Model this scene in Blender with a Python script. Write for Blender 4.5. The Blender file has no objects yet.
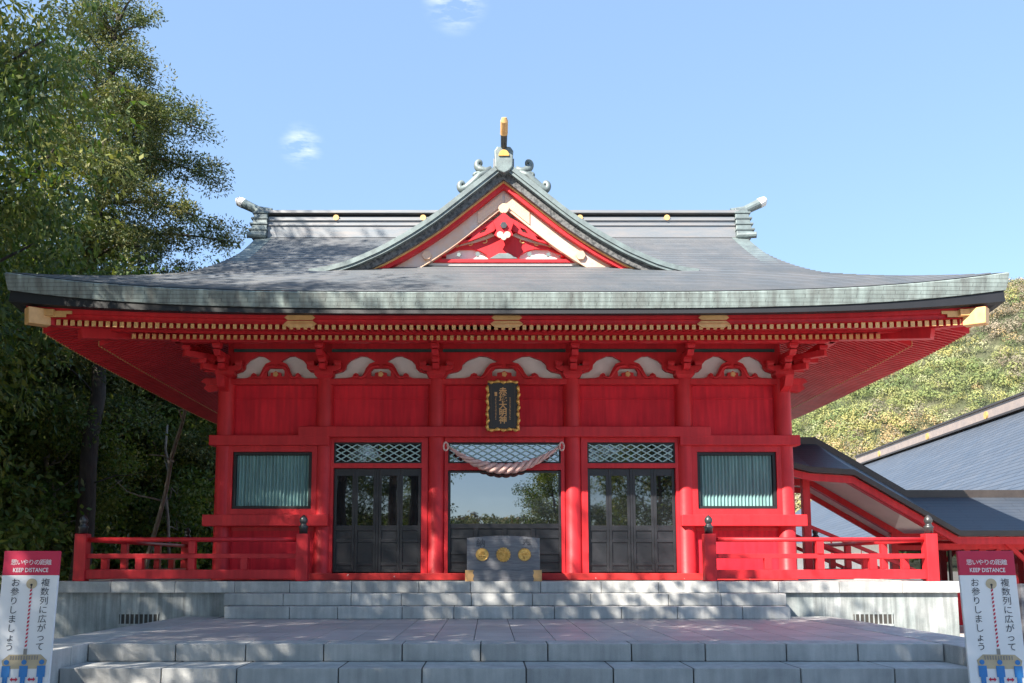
import bpy, bmesh, math, random
import numpy as np
from mathutils import Vector, Matrix, geometry
R = math.radians
S = bpy.context.scene
COL = S.collection
rng = np.random.default_rng(7)
random.seed(7)

# ---------------------------------------------------------------- camera, sky, sun, exposure
cd = bpy.data.cameras.new('camera'); cam = bpy.data.objects.new('camera', cd); COL.objects.link(cam)
cam.location = (-0.33, 0, 1.62); cam.rotation_euler = (R(96.5), 0, 0)
cd.sensor_width = 36; cd.lens = 31.64; cd.shift_x = 0.0234; cd.shift_y = 0.1177
cd.clip_start = 0.1; cd.clip_end = 5000
S.camera = cam
SUN_EL, SUN_AZ = 39.0, 222.0          # azimuth clockwise from +Y: the sun stands behind the left shoulder
w = bpy.data.worlds.new('World'); S.world = w; w.use_nodes = True
nt = w.node_tree; nt.nodes.clear()
N = nt.nodes.new; L = nt.links.new
sky = N('ShaderNodeTexSky'); sky.sky_type = 'NISHITA'; sky.sun_disc = False
sky.sun_elevation = R(SUN_EL); sky.sun_rotation = R(SUN_AZ)
sky.altitude = 1300; sky.air_density = 1.0; sky.dust_density = 0.6; sky.ozone_density = 1.6
bg = N('ShaderNodeBackground'); bg.inputs[1].default_value = 0.13
out = N('ShaderNodeOutputWorld')
tc = N('ShaderNodeTexCoord')

def wisp(direction, size, seed):
    d = Vector(direction).normalized()
    dot = N('ShaderNodeVectorMath'); dot.operation = 'DISTANCE'; dot.inputs[1].default_value = d
    mp = N('ShaderNodeMapping'); mp.inputs['Location'].default_value = (seed, seed * .7, 0); mp.inputs['Rotation'].default_value = (0, R(28), 0)
    mp.inputs['Scale'].default_value = (16, 16, 60)
    nz = N('ShaderNodeTexNoise'); nz.inputs['Scale'].default_value = 1.6; nz.inputs['Detail'].default_value = 7; nz.inputs['Roughness'].default_value = .6
    L(tc.outputs['Generated'], dot.inputs[0]); L(tc.outputs['Generated'], mp.inputs[0]); L(mp.outputs[0], nz.inputs['Vector'])
    fall = N('ShaderNodeMapRange'); fall.inputs[1].default_value = 0; fall.inputs[2].default_value = size
    fall.inputs[3].default_value = 1; fall.inputs[4].default_value = 0; fall.interpolation_type = 'SMOOTHSTEP'
    L(dot.outputs['Value'], fall.inputs[0])
    rp = N('ShaderNodeMapRange'); rp.inputs[1].default_value = .42; rp.inputs[2].default_value = .80
    L(nz.outputs['Fac'], rp.inputs[0])
    mu = N('ShaderNodeMath'); mu.operation = 'MULTIPLY'; L(fall.outputs[0], mu.inputs[0]); L(rp.outputs[0], mu.inputs[1])
    return mu
ws = [wisp((-.192, .882, .428), .026, 3.1), wisp((-.032, .832, .556), .038, 8.4), wisp((.54, .80, .30), .06, 5.2)]
ad = N('ShaderNodeMath'); ad.operation = 'ADD'; L(ws[0].outputs[0], ad.inputs[0]); L(ws[1].outputs[0], ad.inputs[1])
mx = N('ShaderNodeMix'); mx.data_type = 'RGBA'; mx.inputs[7].default_value = (4.2, 4.3, 4.4, 1)
mul = N('ShaderNodeMath'); mul.operation = 'MULTIPLY'; mul.inputs[1].default_value = .9
L(ad.outputs[0], mul.inputs[0]); air = N('ShaderNodeMix'); air.data_type = 'RGBA'; air.inputs[0].default_value = .62; air.inputs[7].default_value = (.98, 1.54, 2.35, 1)   # thin autumn air: evens out the clear sky
L(sky.outputs[0], air.inputs[6])
L(mul.outputs[0], mx.inputs[0]); L(air.outputs[2], mx.inputs[6])
L(mx.outputs[2], bg.inputs[0]); L(bg.outputs[0], out.inputs[0])
sd = bpy.data.lights.new('sun', 'SUN'); sun = bpy.data.objects.new('sun', sd); COL.objects.link(sun)
sd.energy = 4.7; sd.angle = R(.5); sd.color = (1, .93, .82)
sv = Vector((math.sin(R(SUN_AZ)) * math.cos(R(SUN_EL)), math.cos(R(SUN_AZ)) * math.cos(R(SUN_EL)), math.sin(R(SUN_EL))))
sun.rotation_euler = sv.to_track_quat('Z', 'Y').to_euler(); sun.location = sv * 60
S.view_settings.view_transform = 'Standard'; S.view_settings.look = 'None'
S.view_settings.exposure = 1.66; S.view_settings.gamma = 1; S.view_settings.use_curve_mapping = False
S.cycles.use_denoising = True; S.cycles.max_bounces = 8; S.cycles.sample_clamp_indirect = 6
S.cycles.transparent_max_bounces = 8

# ---------------------------------------------------------------- materials
def mat(name, c1, c2=None, rough=.6, scale=3, stretch=(1, 1, 1), bump=0, bscale=30, metal=0, spec=.5, lo=.35, hi=.65,
        island=0, chips=0, speck=0, brick=None, streak=0, ior=None, coat=0, coords='Object'):
    m = bpy.data.materials.new(name); m.use_nodes = True
    t = m.node_tree; b = t.nodes['Principled BSDF']; n = t.nodes.new; l = t.links.new
    c2 = c2 or tuple(x * .75 for x in c1)
    b.inputs['Roughness'].default_value = rough; b.inputs['Metallic'].default_value = metal
    b.inputs['Specular IOR Level'].default_value = spec
    if ior: b.inputs['IOR'].default_value = ior
    if coat: b.inputs['Coat Weight'].default_value = coat
    co = n('ShaderNodeTexCoord'); mp = n('ShaderNodeMapping'); mp.inputs['Scale'].default_value = stretch
    l(co.outputs[coords], mp.inputs[0])
    nz = n('ShaderNodeTexNoise'); nz.inputs['Scale'].default_value = scale; nz.inputs['Detail'].default_value = 8; nz.inputs['Roughness'].default_value = .62
    l(mp.outputs[0], nz.inputs['Vector'])
    mr = n('ShaderNodeMapRange'); mr.inputs[1].default_value = lo; mr.inputs[2].default_value = hi; l(nz.outputs['Fac'], mr.inputs[0])
    mi = n('ShaderNodeMix'); mi.data_type = 'RGBA'; mi.inputs[6].default_value = (*c1, 1); mi.inputs[7].default_value = (*c2, 1)
    l(mr.outputs[0], mi.inputs[0]); col = mi.outputs[2]
    hgt = None
    def mulv(col, fac_out, a, bb, f0=0, f1=1):
        r = n('ShaderNodeMapRange'); r.inputs[1].default_value = f0; r.inputs[2].default_value = f1
        r.inputs[3].default_value = a; r.inputs[4].default_value = bb; l(fac_out, r.inputs[0])
        v = n('ShaderNodeVectorMath'); v.operation = 'SCALE'; l(col, v.inputs[0]); l(r.outputs[0], v.inputs['Scale'])
        return v.outputs[0]
    if island:
        g = n('ShaderNodeNewGeometry'); col = mulv(col, g.outputs['Random Per Island'], 1 - island, 1 + island)
    if streak:
        mp2 = n('ShaderNodeMapping'); mp2.inputs['Scale'].default_value = (6, 6, .5); l(co.outputs[coords], mp2.inputs[0])
        n2 = n('ShaderNodeTexNoise'); n2.inputs['Scale'].default_value = 2; n2.inputs['Detail'].default_value = 6; l(mp2.outputs[0], n2.inputs['Vector'])
        col = mulv(col, n2.outputs['Fac'], 1 - streak, 1 + streak * .6, .35, .65)
    if speck:
        n3 = n('ShaderNodeTexNoise'); n3.inputs['Scale'].default_value = 160; n3.inputs['Detail'].default_value = 2; l(co.outputs[coords], n3.inputs['Vector'])
        col = mulv(col, n3.outputs['Fac'], 1 - speck, 1 + speck, .3, .7)
    if brick:
        mode, bw, bh, mort, dark, var = brick
        sx = n('ShaderNodeSeparateXYZ'); l(co.outputs[coords], sx.inputs[0]); cx = n('ShaderNodeCombineXYZ')
        if mode == 'plan':
            l(sx.outputs[0], cx.inputs[0]); l(sx.outputs[1], cx.inputs[1])
        elif mode == 'side':
            l(sx.outputs[1], cx.inputs[0]); l(sx.outputs[0], cx.inputs[1])
        else:
            a = n('ShaderNodeMath'); a.operation = 'ADD'; l(sx.outputs[0], a.inputs[0]); l(sx.outputs[1], a.inputs[1])
            l(a.outputs[0], cx.inputs[0]); l(sx.outputs[2], cx.inputs[1])
        bk = n('ShaderNodeTexBrick'); bk.inputs['Scale'].default_value = 1; bk.inputs['Brick Width'].default_value = bw; bk.inputs['Row Height'].default_value = bh
        bk.inputs['Mortar Size'].default_value = mort; bk.inputs['Mortar Smooth'].default_value = .3
        bk.inputs['Color1'].default_value = (1 + var, 1 + var, 1 + var, 1); bk.inputs['Color2'].default_value = (1 - var, 1 - var, 1 - var, 1); bk.inputs['Mortar'].default_value = (dark, dark, dark, 1)
        l(cx.outputs[0], bk.inputs['Vector'])
        v = n('ShaderNodeVectorMath'); v.operation = 'MULTIPLY'; l(col, v.inputs[0]); l(bk.outputs['Color'], v.inputs[1]); col = v.outputs[0]
        hgt = bk.outputs['Fac']
    if chips:
        n5 = n('ShaderNodeTexNoise'); n5.inputs['Scale'].default_value = 7; n5.inputs['Detail'].default_value = 5; l(co.outputs[coords], n5.inputs['Vector'])
        r5 = n('ShaderNodeMapRange'); r5.inputs[1].default_value = chips; r5.inputs[2].default_value = chips + .02; l(n5.outputs['Fac'], r5.inputs[0])
        m5 = n('ShaderNodeMix'); m5.data_type = 'RGBA'; m5.inputs[7].default_value = (.62, .52, .50, 1); l(r5.outputs[0], m5.inputs[0]); l(col, m5.inputs[6]); col = m5.outputs[2]
    l(col, b.inputs['Base Color'])
    if bump:
        n4 = n('ShaderNodeTexNoise'); n4.inputs['Scale'].default_value = bscale; n4.inputs['Detail'].default_value = 6; l(mp.outputs[0], n4.inputs['Vector'])
        bp = n('ShaderNodeBump'); bp.inputs['Strength'].default_value = bump; bp.inputs['Distance'].default_value = .02
        l(n4.outputs['Fac'], bp.inputs['Height']); nrm = bp.outputs[0]
        if hgt:
            b2 = n('ShaderNodeBump'); b2.inputs['Strength'].default_value = .5; b2.inputs['Distance'].default_value = .012; b2.invert = True
            l(hgt, b2.inputs['Height']); l(nrm, b2.inputs['Normal']); nrm = b2.outputs[0]
        l(nrm, b.inputs['Normal'])
        rr = n('ShaderNodeMapRange'); rr.inputs[3].default_value = max(0, rough - .1); rr.inputs[4].default_value = min(1, rough + .12); l(nz.outputs['Fac'], rr.inputs[0]); l(rr.outputs[0], b.inputs['Roughness'])
    return m

M = {}
M['red'] = mat('red_lacquer', (.60, .026, .034), (.49, .018, .026), rough=.46, scale=1.6, bump=.09, bscale=14, streak=.12, spec=.32)
M['redwall'] = mat('red_painted_board', (.70, .022, .038), (.56, .014, .030), rough=.58, scale=1.2, bump=.10, bscale=10, streak=.18, spec=.25)
M['redworn'] = mat('worn_red_sill', (.54, .034, .032), (.40, .020, .022), rough=.45, scale=2, bump=.1, bscale=20, chips=.69, spec=.35)
M['black'] = mat('black_lacquer', (.013, .014, .017), (.021, .022, .027), rough=.40, scale=4, bump=.04)
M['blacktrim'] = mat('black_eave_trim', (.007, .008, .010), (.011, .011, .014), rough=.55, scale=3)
M['glass'] = mat('dark_door_glass', (.008, .010, .013), (.010, .012, .015), rough=.012, scale=.6, ior=2.9)
M['sideglass'] = mat('dim_door_glass', (.006, .007, .009), (.010, .011, .013), rough=.02, scale=.6, ior=2.3)
M['white'] = mat('white_plaster', (.78, .76, .74), (.68, .66, .64), rough=.85, scale=3)
M['gold'] = mat('gilt_metal', (.80, .48, .14), (.62, .36, .09), rough=.36, scale=14, metal=.4, bump=.1, bscale=40)
M['goldpaint'] = mat('gold_paint', (.70, .41, .17), (.58, .32, .12), rough=.5, scale=9, spec=.5)
M['copper'] = mat('patinated_copper_roof', (.112, .128, .146), (.150, .154, .164), rough=.58, scale=1.1, stretch=(1.5, .6, 1), metal=.25, bump=.12, bscale=14, brick=('plan', .9, .1853, .004, .85, .12))
M['copperside'] = mat('patinated_copper_side', (.112, .128, .146), (.150, .154, .164), rough=.58, scale=1.1, stretch=(.6, 1.5, 1), metal=.25, bump=.12, bscale=14, brick=('side', .9, .1853, .004, .85, .12))
M['verdigris'] = mat('verdigris_copper_edge', (.245, .30, .29), (.125, .14, .135), rough=.55, scale=2.4, stretch=(2.2, 2.2, .25), bump=.1, bscale=10, brick=('wall', .45, .068, .006, .55, .05), streak=.2)
M['verdiplain'] = mat('weathered_copper_trim', (.185, .232, .232), (.12, .145, .15), rough=.5, scale=5, metal=.2, bump=.1, bscale=20)
M['ridge'] = mat('ridge_copper', (.20, .225, .25), (.26, .25, .25), rough=.45, scale=3, stretch=(.4, 1, 3), metal=.25, bump=.06, bscale=10)
M['granite'] = mat('grey_granite', (.47, .465, .45), (.35, .355, .35), rough=.72, scale=2.2, bump=.12, bscale=60, island=.10, speck=.16, streak=.14)
M['granitedark'] = mat('stained_granite_wall', (.37, .385, .38), (.22, .25, .25), rough=.6, scale=1.6, bump=.12, bscale=50, island=.07, speck=.14, streak=.32)
M['joint'] = mat('dark_joint_and_vent_shade', (.06, .055, .05), rough=.9)
M['paving'] = mat('polished_paving', (.50, .47, .46), (.40, .375, .37), rough=.48, scale=1.3, bump=.03, bscale=25, speck=.12, island=.08, spec=.5)
M['teal'] = mat('teal_window_blind', (.20, .36, .35), (.15, .28, .28), rough=.55, scale=5, stretch=(9, 1, .6), streak=.2)
M['lattice'] = mat('pale_teal_lattice', (.42, .60, .59), (.34, .50, .50), rough=.5, scale=6)
M['green'] = mat('green_painted_strip', (.03, .085, .080), (.02, .06, .06), rough=.5)
M['wood'] = mat('weathered_grey_timber', (.20, .20, .21), (.13, .13, .145), rough=.7, scale=4, stretch=(1, 1, 9), bump=.2, bscale=10)
M['vergedark'] = mat('weathered_dark_copper', (.13, .13, .13), (.035, .037, .04), rough=.6, scale=16, bump=.3, bscale=30, lo=.42, hi=.6)
M['ink'] = mat('black_ink', (.075, .075, .085), rough=.7)
M['rope'] = mat('faded_straw_rope', (.74, .50, .45), (.56, .36, .33), rough=.9, scale=14, bump=.4, bscale=70)
M['steel'] = mat('bronze_finial', (.06, .065, .07), (.10, .10, .10), rough=.4, metal=.6, scale=8, bump=.05)
M['darkroof'] = mat('dark_gallery_copper', (.050, .062, .082), (.07, .08, .098), rough=.46, scale=1.6, metal=.2, bump=.1, bscale=10, brick=('plan', 1.4, .14, .008, .6, .03))
M['brownedge'] = mat('dark_brown_eave', (.035, .028, .026), (.05, .04, .036), rough=.5)
M['slate'] = mat('blue_grey_copper_roof', (.085, .105, .135), (.115, .13, .155), rough=.46, scale=.9, stretch=(1, 2, 1), metal=.25, bump=.1, bscale=8, brick=('side', 2.4, .30, .03, .5, .08))
M['tan'] = mat('tan_ridge_cladding', (.36, .29, .25), (.29, .24, .22), rough=.55, scale=2, metal=.1)
M['soffit'] = mat('white_soffit_board', (.82, .78, .76), (.74, .70, .68), rough=.8, scale=2)
M['signwhite'] = mat('white_sign_panel', (.76, .77, .79), (.70, .72, .75), rough=.45, scale=1.2)
M['signred'] = mat('crimson_sign_header', (.52, .012, .06), (.48, .010, .055), rough=.45)
M['signtext'] = mat('dark_sign_print', (.035, .04, .055), rough=.6)
M['signblue'] = mat('blue_sign_print', (.03, .22, .58), rough=.5)
M['signnavy'] = mat('navy_sign_print', (.02, .05, .25), rough=.5)
M['signbeige'] = mat('beige_sign_print', (.55, .45, .30), rough=.5)
M['signgrey'] = mat('grey_sign_print', (.30, .28, .26), rough=.5)
M['bark'] = mat('dark_bark', (.034, .027, .022), (.06, .048, .04), rough=.9, scale=6, stretch=(2, 2, .5), bump=.6, bscale=16)
M['palebark'] = mat('pale_bark', (.26, .23, .19), (.13, .11, .09), rough=.85, scale=5, stretch=(1, 1, .6), bump=.3, bscale=16)
M['ground'] = mat('gravel_ground', (.50, .47, .43), (.38, .355, .32), rough=.95, scale=.6, bump=.4, bscale=30, speck=.3)
M['hill'] = mat('hill_soil', (.075, .075, .04), (.05, .065, .028), rough=.95, scale=.05, coords='Object')
M['paper'] = mat('white_paper', (.80, .78, .78), rough=.8)
M['lampglass'] = mat('frosted_lamp_shade', (.75, .76, .76), rough=.3)

def leafmat(name, trans=.35, rough=.5):
    m = bpy.data.materials.new(name); m.use_nodes = True; t = m.node_tree; b = t.nodes['Principled BSDF']; n = t.nodes.new; l = t.links.new
    at = n('ShaderNodeAttribute'); at.attribute_name = 'Col'
    b.inputs['Roughness'].default_value = rough; b.inputs['Specular IOR Level'].default_value = .35
    l(at.outputs['Color'], b.inputs['Base Color'])
    tr = n('ShaderNodeBsdfTranslucent')
    sc = n('ShaderNodeVectorMath'); sc.operation = 'MULTIPLY'; sc.inputs[1].default_value = (1.5, 1.6, .7); l(at.outputs['Color'], sc.inputs[0]); l(sc.outputs[0], tr.inputs[0])
    mx = n('ShaderNodeMixShader'); mx.inputs[0].default_value = trans
    l(b.outputs[0], mx.inputs[1]); l(tr.outputs[0], mx.inputs[2]); l(mx.outputs[0], t.nodes['Material Output'].inputs[0])
    return m
M['leaf'] = leafmat('leaf'); M['needle'] = leafmat('needle', .22, .55); M['farleaf'] = leafmat('far_leaf', .06, .9)

# ---------------------------------------------------------------- builders
OFF = {}
def tag(o, label, cat, group=None):
    o['label'] = label; o['category'] = cat
    if group: o['group'] = group
    return o
def thing(name, loc, label, cat, group=None):
    o = bpy.data.objects.new(name, None); COL.objects.link(o); o.location = loc; o.empty_display_size = .3
    OFF[o.name] = Vector(loc); return tag(o, label, cat, group)
class MB:
    def __init__(s): s.v = []; s.f = []
    def add(s, vs, fs):
        k = len(s.v); s.v += [tuple(v) for v in vs]; s.f += [tuple(i + k for i in f) for f in fs]; return s
    def box(s, x0, x1, y0, y1, z0, z1):
        if x0 > x1: x0, x1 = x1, x0
        return s.add([(x0, y0, z0), (x1, y0, z0), (x1, y1, z0), (x0, y1, z0), (x0, y0, z1), (x1, y0, z1), (x1, y1, z1), (x0, y1, z1)],
                     [(0, 3, 2, 1), (4, 5, 6, 7), (0, 1, 5, 4), (1, 2, 6, 5), (2, 3, 7, 6), (3, 0, 4, 7)])
    def hexa(s, p):   # eight corners, bottom ring then top ring
        return s.add(p, [(0, 3, 2, 1), (4, 5, 6, 7), (0, 1, 5, 4), (1, 2, 6, 5), (2, 3, 7, 6), (3, 0, 4, 7)])
    def beam(s, a, b, w, h, up=(0, 0, 1)):
        a = Vector(a); b = Vector(b); d = (b - a).normalized(); sd = d.cross(Vector(up)).normalized(); u = sd.cross(d).normalized()
        sd *= w / 2; u *= h / 2
        return s.hexa([a - sd - u, a + sd - u, b + sd - u, b - sd - u, a - sd + u, a + sd + u, b + sd + u, b - sd + u])
    def plate(s, outer, holes, y0, y1):   # polygon in x,z with holes, extruded between y0 and y1
        loops = [outer] + list(holes); pts = [p for lp in loops for p in lp]
        tris = geometry.tessellate_polygon([[Vector((x, z, 0)) for x, z in lp] for lp in loops])
        n = len(pts); k = len(s.v)
        s.v += [(x, y0, z) for x, z in pts] + [(x, y1, z) for x, z in pts]
        for t in tris:
            s.f.append(tuple(k + i for i in t)); s.f.append(tuple(k + n + i for i in reversed(t)))
        o = 0
        for lp in loops:
            m = len(lp)
            for i in range(m):
                a, b = o + i, o + (i + 1) % m; s.f.append((k + a, k + b, k + n + b, k + n + a))
            o += m
        return s
    def tube(s, pts, rad, n=10, caps=True):
        pts = [Vector(p) for p in pts]; rad = rad if hasattr(rad, '__len__') else [rad] * len(pts)
        k = len(s.v); prev = None
        for i, p in enumerate(pts):
            d = (pts[min(i + 1, len(pts) - 1)] - pts[max(i - 1, 0)]).normalized()
            if prev is None: prev = d.orthogonal().normalized()
            prev = (prev - d * prev.dot(d)).normalized(); b = d.cross(prev)
            for j in range(n):
                a = 2 * math.pi * j / n; q = p + (prev * math.cos(a) + b * math.sin(a)) * rad[i]; s.v.append(tuple(q))
        for i in range(len(pts) - 1):
            for j in range(n):
                a = k + i * n + j; b = k + i * n + (j + 1) % n; s.f.append((a, b, b + n, a + n))
        if caps:
            s.f.append(tuple(k + j for j in reversed(range(n)))); s.f.append(tuple(k + (len(pts) - 1) * n + j for j in range(n)))
        return s
    def lathe(s, prof, c, n=20):   # prof: (radius, z)
        k = len(s.v)
        for r, z in prof:
            for j in range(n):
                a = 2 * math.pi * j / n; s.v.append((c[0] + r * math.cos(a), c[1] + r * math.sin(a), c[2] + z))
        for i in range(len(prof) - 1):
            for j in range(n):
                a = k + i * n + j; b = k + i * n + (j + 1) % n; s.f.append((a, b, b + n, a + n))
        s.f.append(tuple(k + j for j in reversed(range(n)))); s.f.append(tuple(k + (len(prof) - 1) * n + j for j in range(n)))
        return s
    def disc(s, c, r, y0, y1, n=20, wav=0, nw=0):   # round plate facing -Y
        pts = []
        for j in range(n):
            a = 2 * math.pi * j / n; rr = r * (1 + wav * math.cos(nw * a)); pts.append((c[0] + rr * math.cos(a), c[1] + rr * math.sin(a)))
        return s.plate(pts, [], y0, y1)
    def grid(s, P):   # rows of points
        k = len(s.v); n = len(P[0])
        for row in P: s.v += [tuple(p) for p in row]
        for i in range(len(P) - 1):
            for j in range(n - 1):
                a = k + i * n + j; s.f.append((a, a + 1, a + n + 1, a + n))
        return s
    def build(s, name, m, parent=None, bevel=0, smooth=False, label=None):
        off = OFF.get(parent.name, Vector()) if parent else Vector()
        me = bpy.data.meshes.new(name); me.from_pydata([(v[0] - off[0], v[1] - off[1], v[2] - off[2]) for v in s.v], [], s.f)
        bm = bmesh.new(); bm.from_mesh(me); bmesh.ops.recalc_face_normals(bm, faces=bm.faces); bm.to_mesh(me); bm.free()
        me.materials.append(M[m] if isinstance(m, str) else m)
        if smooth: me.shade_smooth()
        o = bpy.data.objects.new(name, me); COL.objects.link(o)
        if parent: o.parent = parent; OFF[o.name] = off
        if bevel:
            b = o.modifiers.new('bevel', 'BEVEL'); b.width = bevel; b.segments = 2; b.limit_method = 'ANGLE'; b.angle_limit = R(50)
        if smooth == 'auto':
            pass
        if label: o['label'] = label
        return o
def struct(o): o['kind'] = 'structure'; return o
def stuff(o): o['kind'] = 'stuff'; return o
def smooth_round(o):
    try: o.data.set_sharp_from_angle(angle=R(40))
    except Exception: pass
    return o
def copy_tree(o, loc, label=None, rot=0, sc=1, group=None):
    c = o.copy(); COL.objects.link(c); c.location = loc; c.rotation_euler = (0, 0, rot); c.scale = (sc, sc, sc)
    if label: c['label'] = label
    if group: c['group'] = group
    for ch in list(o.children):
        d = ch.copy(); COL.objects.link(d); d.parent = c
        for g in list(ch.children):
            e = g.copy(); COL.objects.link(e); e.parent = d
    return c
def glyph_mesh(ch, size, bold=0):
    cu = bpy.data.curves.new('glyph', 'FONT'); cu.body = ch; cu.size = size; cu.align_x = 'CENTER'; cu.align_y = 'CENTER'; cu.offset = bold; cu.resolution_u = 3
    o = bpy.data.objects.new('glyph', cu); COL.objects.link(o)
    dg = bpy.context.evaluated_depsgraph_get(); me = bpy.data.meshes.new_from_object(o.evaluated_get(dg))
    vs = [tuple(v.co) for v in me.vertices]; fs = [tuple(p.vertices) for p in me.polygons]
    bpy.data.objects.remove(o); bpy.data.curves.remove(cu); bpy.data.meshes.remove(me)
    if vs:
        xs = [v[0] for v in vs]; ys = [v[1] for v in vs]
    return vs, fs
def put_text(mb, ch, x, z, y, size, bold=0, sx=1):
    vs, fs = glyph_mesh(ch, size, bold)
    mb.add([(x + v[0] * sx, y, z + v[1]) for v in vs], fs)

# ---------------------------------------------------------------- ground
struct(MB().grid([[(x, y, .07) for x in np.linspace(-1500, 1500, 31)] for y in np.linspace(-1500, 1500, 31)]).build('ground', 'ground'))
from mathutils import noise as mnoise
def hz(x, y):
    r = math.hypot(x, y); f = min(1, max(0, (r - 110) / 150)); f = f * f * (3 - 2 * f)
    h = 160 * math.exp(-(((x - 325) / 235) ** 2 + ((y - 520) / 215) ** 2)) + 26 * math.exp(-(((x + 80) / 320) ** 2 + ((y + 620) / 200) ** 2))
    h += 24 * math.exp(-(((x - 420) / 200) ** 2 + ((y + 350) / 240) ** 2))
    h += 12 * mnoise.noise(Vector((x * .008, y * .008, 1.3))) * min(1, h / 40) + 5 * mnoise.noise(Vector((x * .025, y * .025, 4.1))) * min(1, h / 40)
    return h * f - 1.5 * (1 - f)
struct(MB().grid([[(x, y, hz(x, y)) for x in np.arange(-900, 901, 18)] for y in np.arange(-960, 961, 18)]).build('hills', 'hill', smooth=True))

# ---------------------------------------------------------------- stone podium, terrace, steps
def blocks(mb, x0, x1, y0, y1, z0, z1, n, jit=.0, gap=.008):
    xs = np.linspace(x0, x1, n + 1); xs[1:-1] += rng.uniform(-jit, jit, n - 1)
    for a, b in zip(xs[:-1], xs[1:]): mb.box(a + gap / 2, b - gap / 2, y0, y1, z0, z1)
pod = thing('stone_podium', (0, 16.4, .07), 'grey granite podium carrying the red shrine hall, with two barred vents', 'podium')
b = MB(); blocks(b, -8.25, 8.25, 16.36, 17.05, 1.115, 1.318, 15, .1)
blocks(b, -8.25, 8.25, 25.8, 26.5, 1.115, 1.318, 15, .1)
for sx in (-1, 1):
    for i in range(8): b.box(sx * 8.25, sx * 7.55, 17.06 + i * 1.09, 17.06 + i * 1.09 + 1.08, 1.115, 1.318)
b.build('cap_course', 'granite', pod, bevel=.008)
b = MB(); blocks(b, -8.16, 8.16, 16.44, 16.9, .07, 1.113, 14, .1, .005)
for sx in (-1, 1):
    for i in range(8): b.box(sx * 8.16, sx * 7.8, 16.91 + i * 1.19, 16.91 + i * 1.19 + 1.185, .07, 1.113)
wallp = b.build('retaining_wall', 'granitedark', pod)
MB().box(-7.7, 7.7, 16.8, 26.3, .1, 1.30).build('floor_slab', 'granite', pod)
for sx in (-1, 1):
    cx = sx * 6.62
    b = MB(); b.box(cx - .36, cx + .36, 16.425, 16.44, .52, .56); b.box(cx - .36, cx + .36, 16.425, 16.44, .73, .765)
    for i in range(9): b.box(cx - .342 + i * .083, cx - .320 + i * .083, 16.425, 16.44, .56, .73)
    v = b.build('vent', 'granitedark', pod)
    MB().box(cx - .36, cx + .36, 16.434, 16.445, .52, .765).build('vent_shade_plate', 'joint', v)  # dark plate on the wall face; its colour imitates shade behind the bars
st = thing('stone_steps', (0, 15.6, .69), 'upper granite steps rising from the terrace to the podium below the doors', 'steps')
for zz, y0, x0, x1, n in ((.902, 15.62, -4.86, 4.86, 10), (1.112, 16.0, -4.98, 4.92, 9)):
    b = MB(); blocks(b, x0, x1, y0, y0 + (.38 if y0 < 15.9 else .35), zz - .208, zz, n, .2); b.build('tread', 'granite', st, bevel=.012)
MB().box(-4.84, 4.84, 15.66, 16.34, .6, .89).box(-4.9, 4.9, 16.03, 16.34, .6, 1.10).build('step_core', 'joint', st)
# terrace
b = MB()
for i in range(20):
    for j in range(8):
        if -5.06 + i * .506 < 5.06: b.box(-5.05 + i * .505 + .005, -5.05 + (i + 1) * .505 - .005, 11.25 + j * .65 + .006, 11.25 + (j + 1) * .65 - .006, .6, .69)
struct(b.build('terrace_pavement', 'paving'))
struct(MB().box(-5.78, 5.78, 10.9, 16.42, .06, .602).build('terrace_fill', 'joint'))
curb = thing('terrace_curb', (0, 10.8, .07), 'pale granite edging around the terrace with a cheek wall on each side of the lower steps', 'curb')
for sx in (-1, 1):
    b = MB()
    for i in range(5): b.box(sx * 5.8, sx * 5.06, 8.9 + i * 1.5, 8.9 + (i + 1) * 1.5 - .006, .07, .694)
    b.build('side_edging', 'granite', curb, bevel=.012)
lo = thing('stone_steps', (0, 9.6, .07), 'lower granite steps at the very bottom climbing to the terrace', 'steps')
for zz, y0, y1, n in ((.69, 10.80, 11.24, 11), (.485, 10.10, 10.82, 10), (.28, 9.42, 10.12, 9)):
    b = MB(); blocks(b, -5.05, 5.05, y0, y1, zz - .2, zz, n, .12, .014); b.build('tread', 'granite', lo, bevel=.007)
MB().box(-5.04, 5.04, 10.14, 11.2, .05, .482).box(-5.04, 5.04, 9.46, 10.2, .05, .276).box(-5.04, 5.04, 10.86, 11.2, .3, .68).build('step_core', 'joint', lo)

# ---------------------------------------------------------------- shrine hall
hall = thing('shrine_hall', (0, 21.5, 1.32), 'red lacquered shrine hall with a sweeping patinated copper roof and central gable', 'shrine')
CXS = [-5.63, -3.63, -1.37, 1.37, 3.63, 5.63]; YC = 18.0; YR = 21.5; YB = 25.0
RF, XE, YE = 6.30, 8.72, 15.2      # roof half depth, half width, front eave line
def up(x, y, amp=.36):
    t = min(abs(x) / XE, abs(y - YR) / RF); return amp * max(0, t) ** 3.8
def h(d): return 6.32 + .41 * d + .0208 * d * d
VG = 5.95                            # verge of the upper roof
def roof_front(sgn):
    P = []; ds = []; nC = 34
    for i in range(nC): ds += [(RF * i / nC, .016), (RF * (i + 1) / nC - 1e-4, 0)]
    for d, lip in ds:
        xm = max(5.90 + .50 * ((RF - d) / 3.9) ** 2, XE - d); y = YR - sgn * (RF - d)
        P.append([(x, y, h(d) + up(x, y) + lip) for x in xm * np.linspace(-1, 1, 61)])
    return P
b = MB(); b.grid(roof_front(1)); b.grid(roof_front(-1))
roof = b.build('roof', 'copper', hall)
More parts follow.
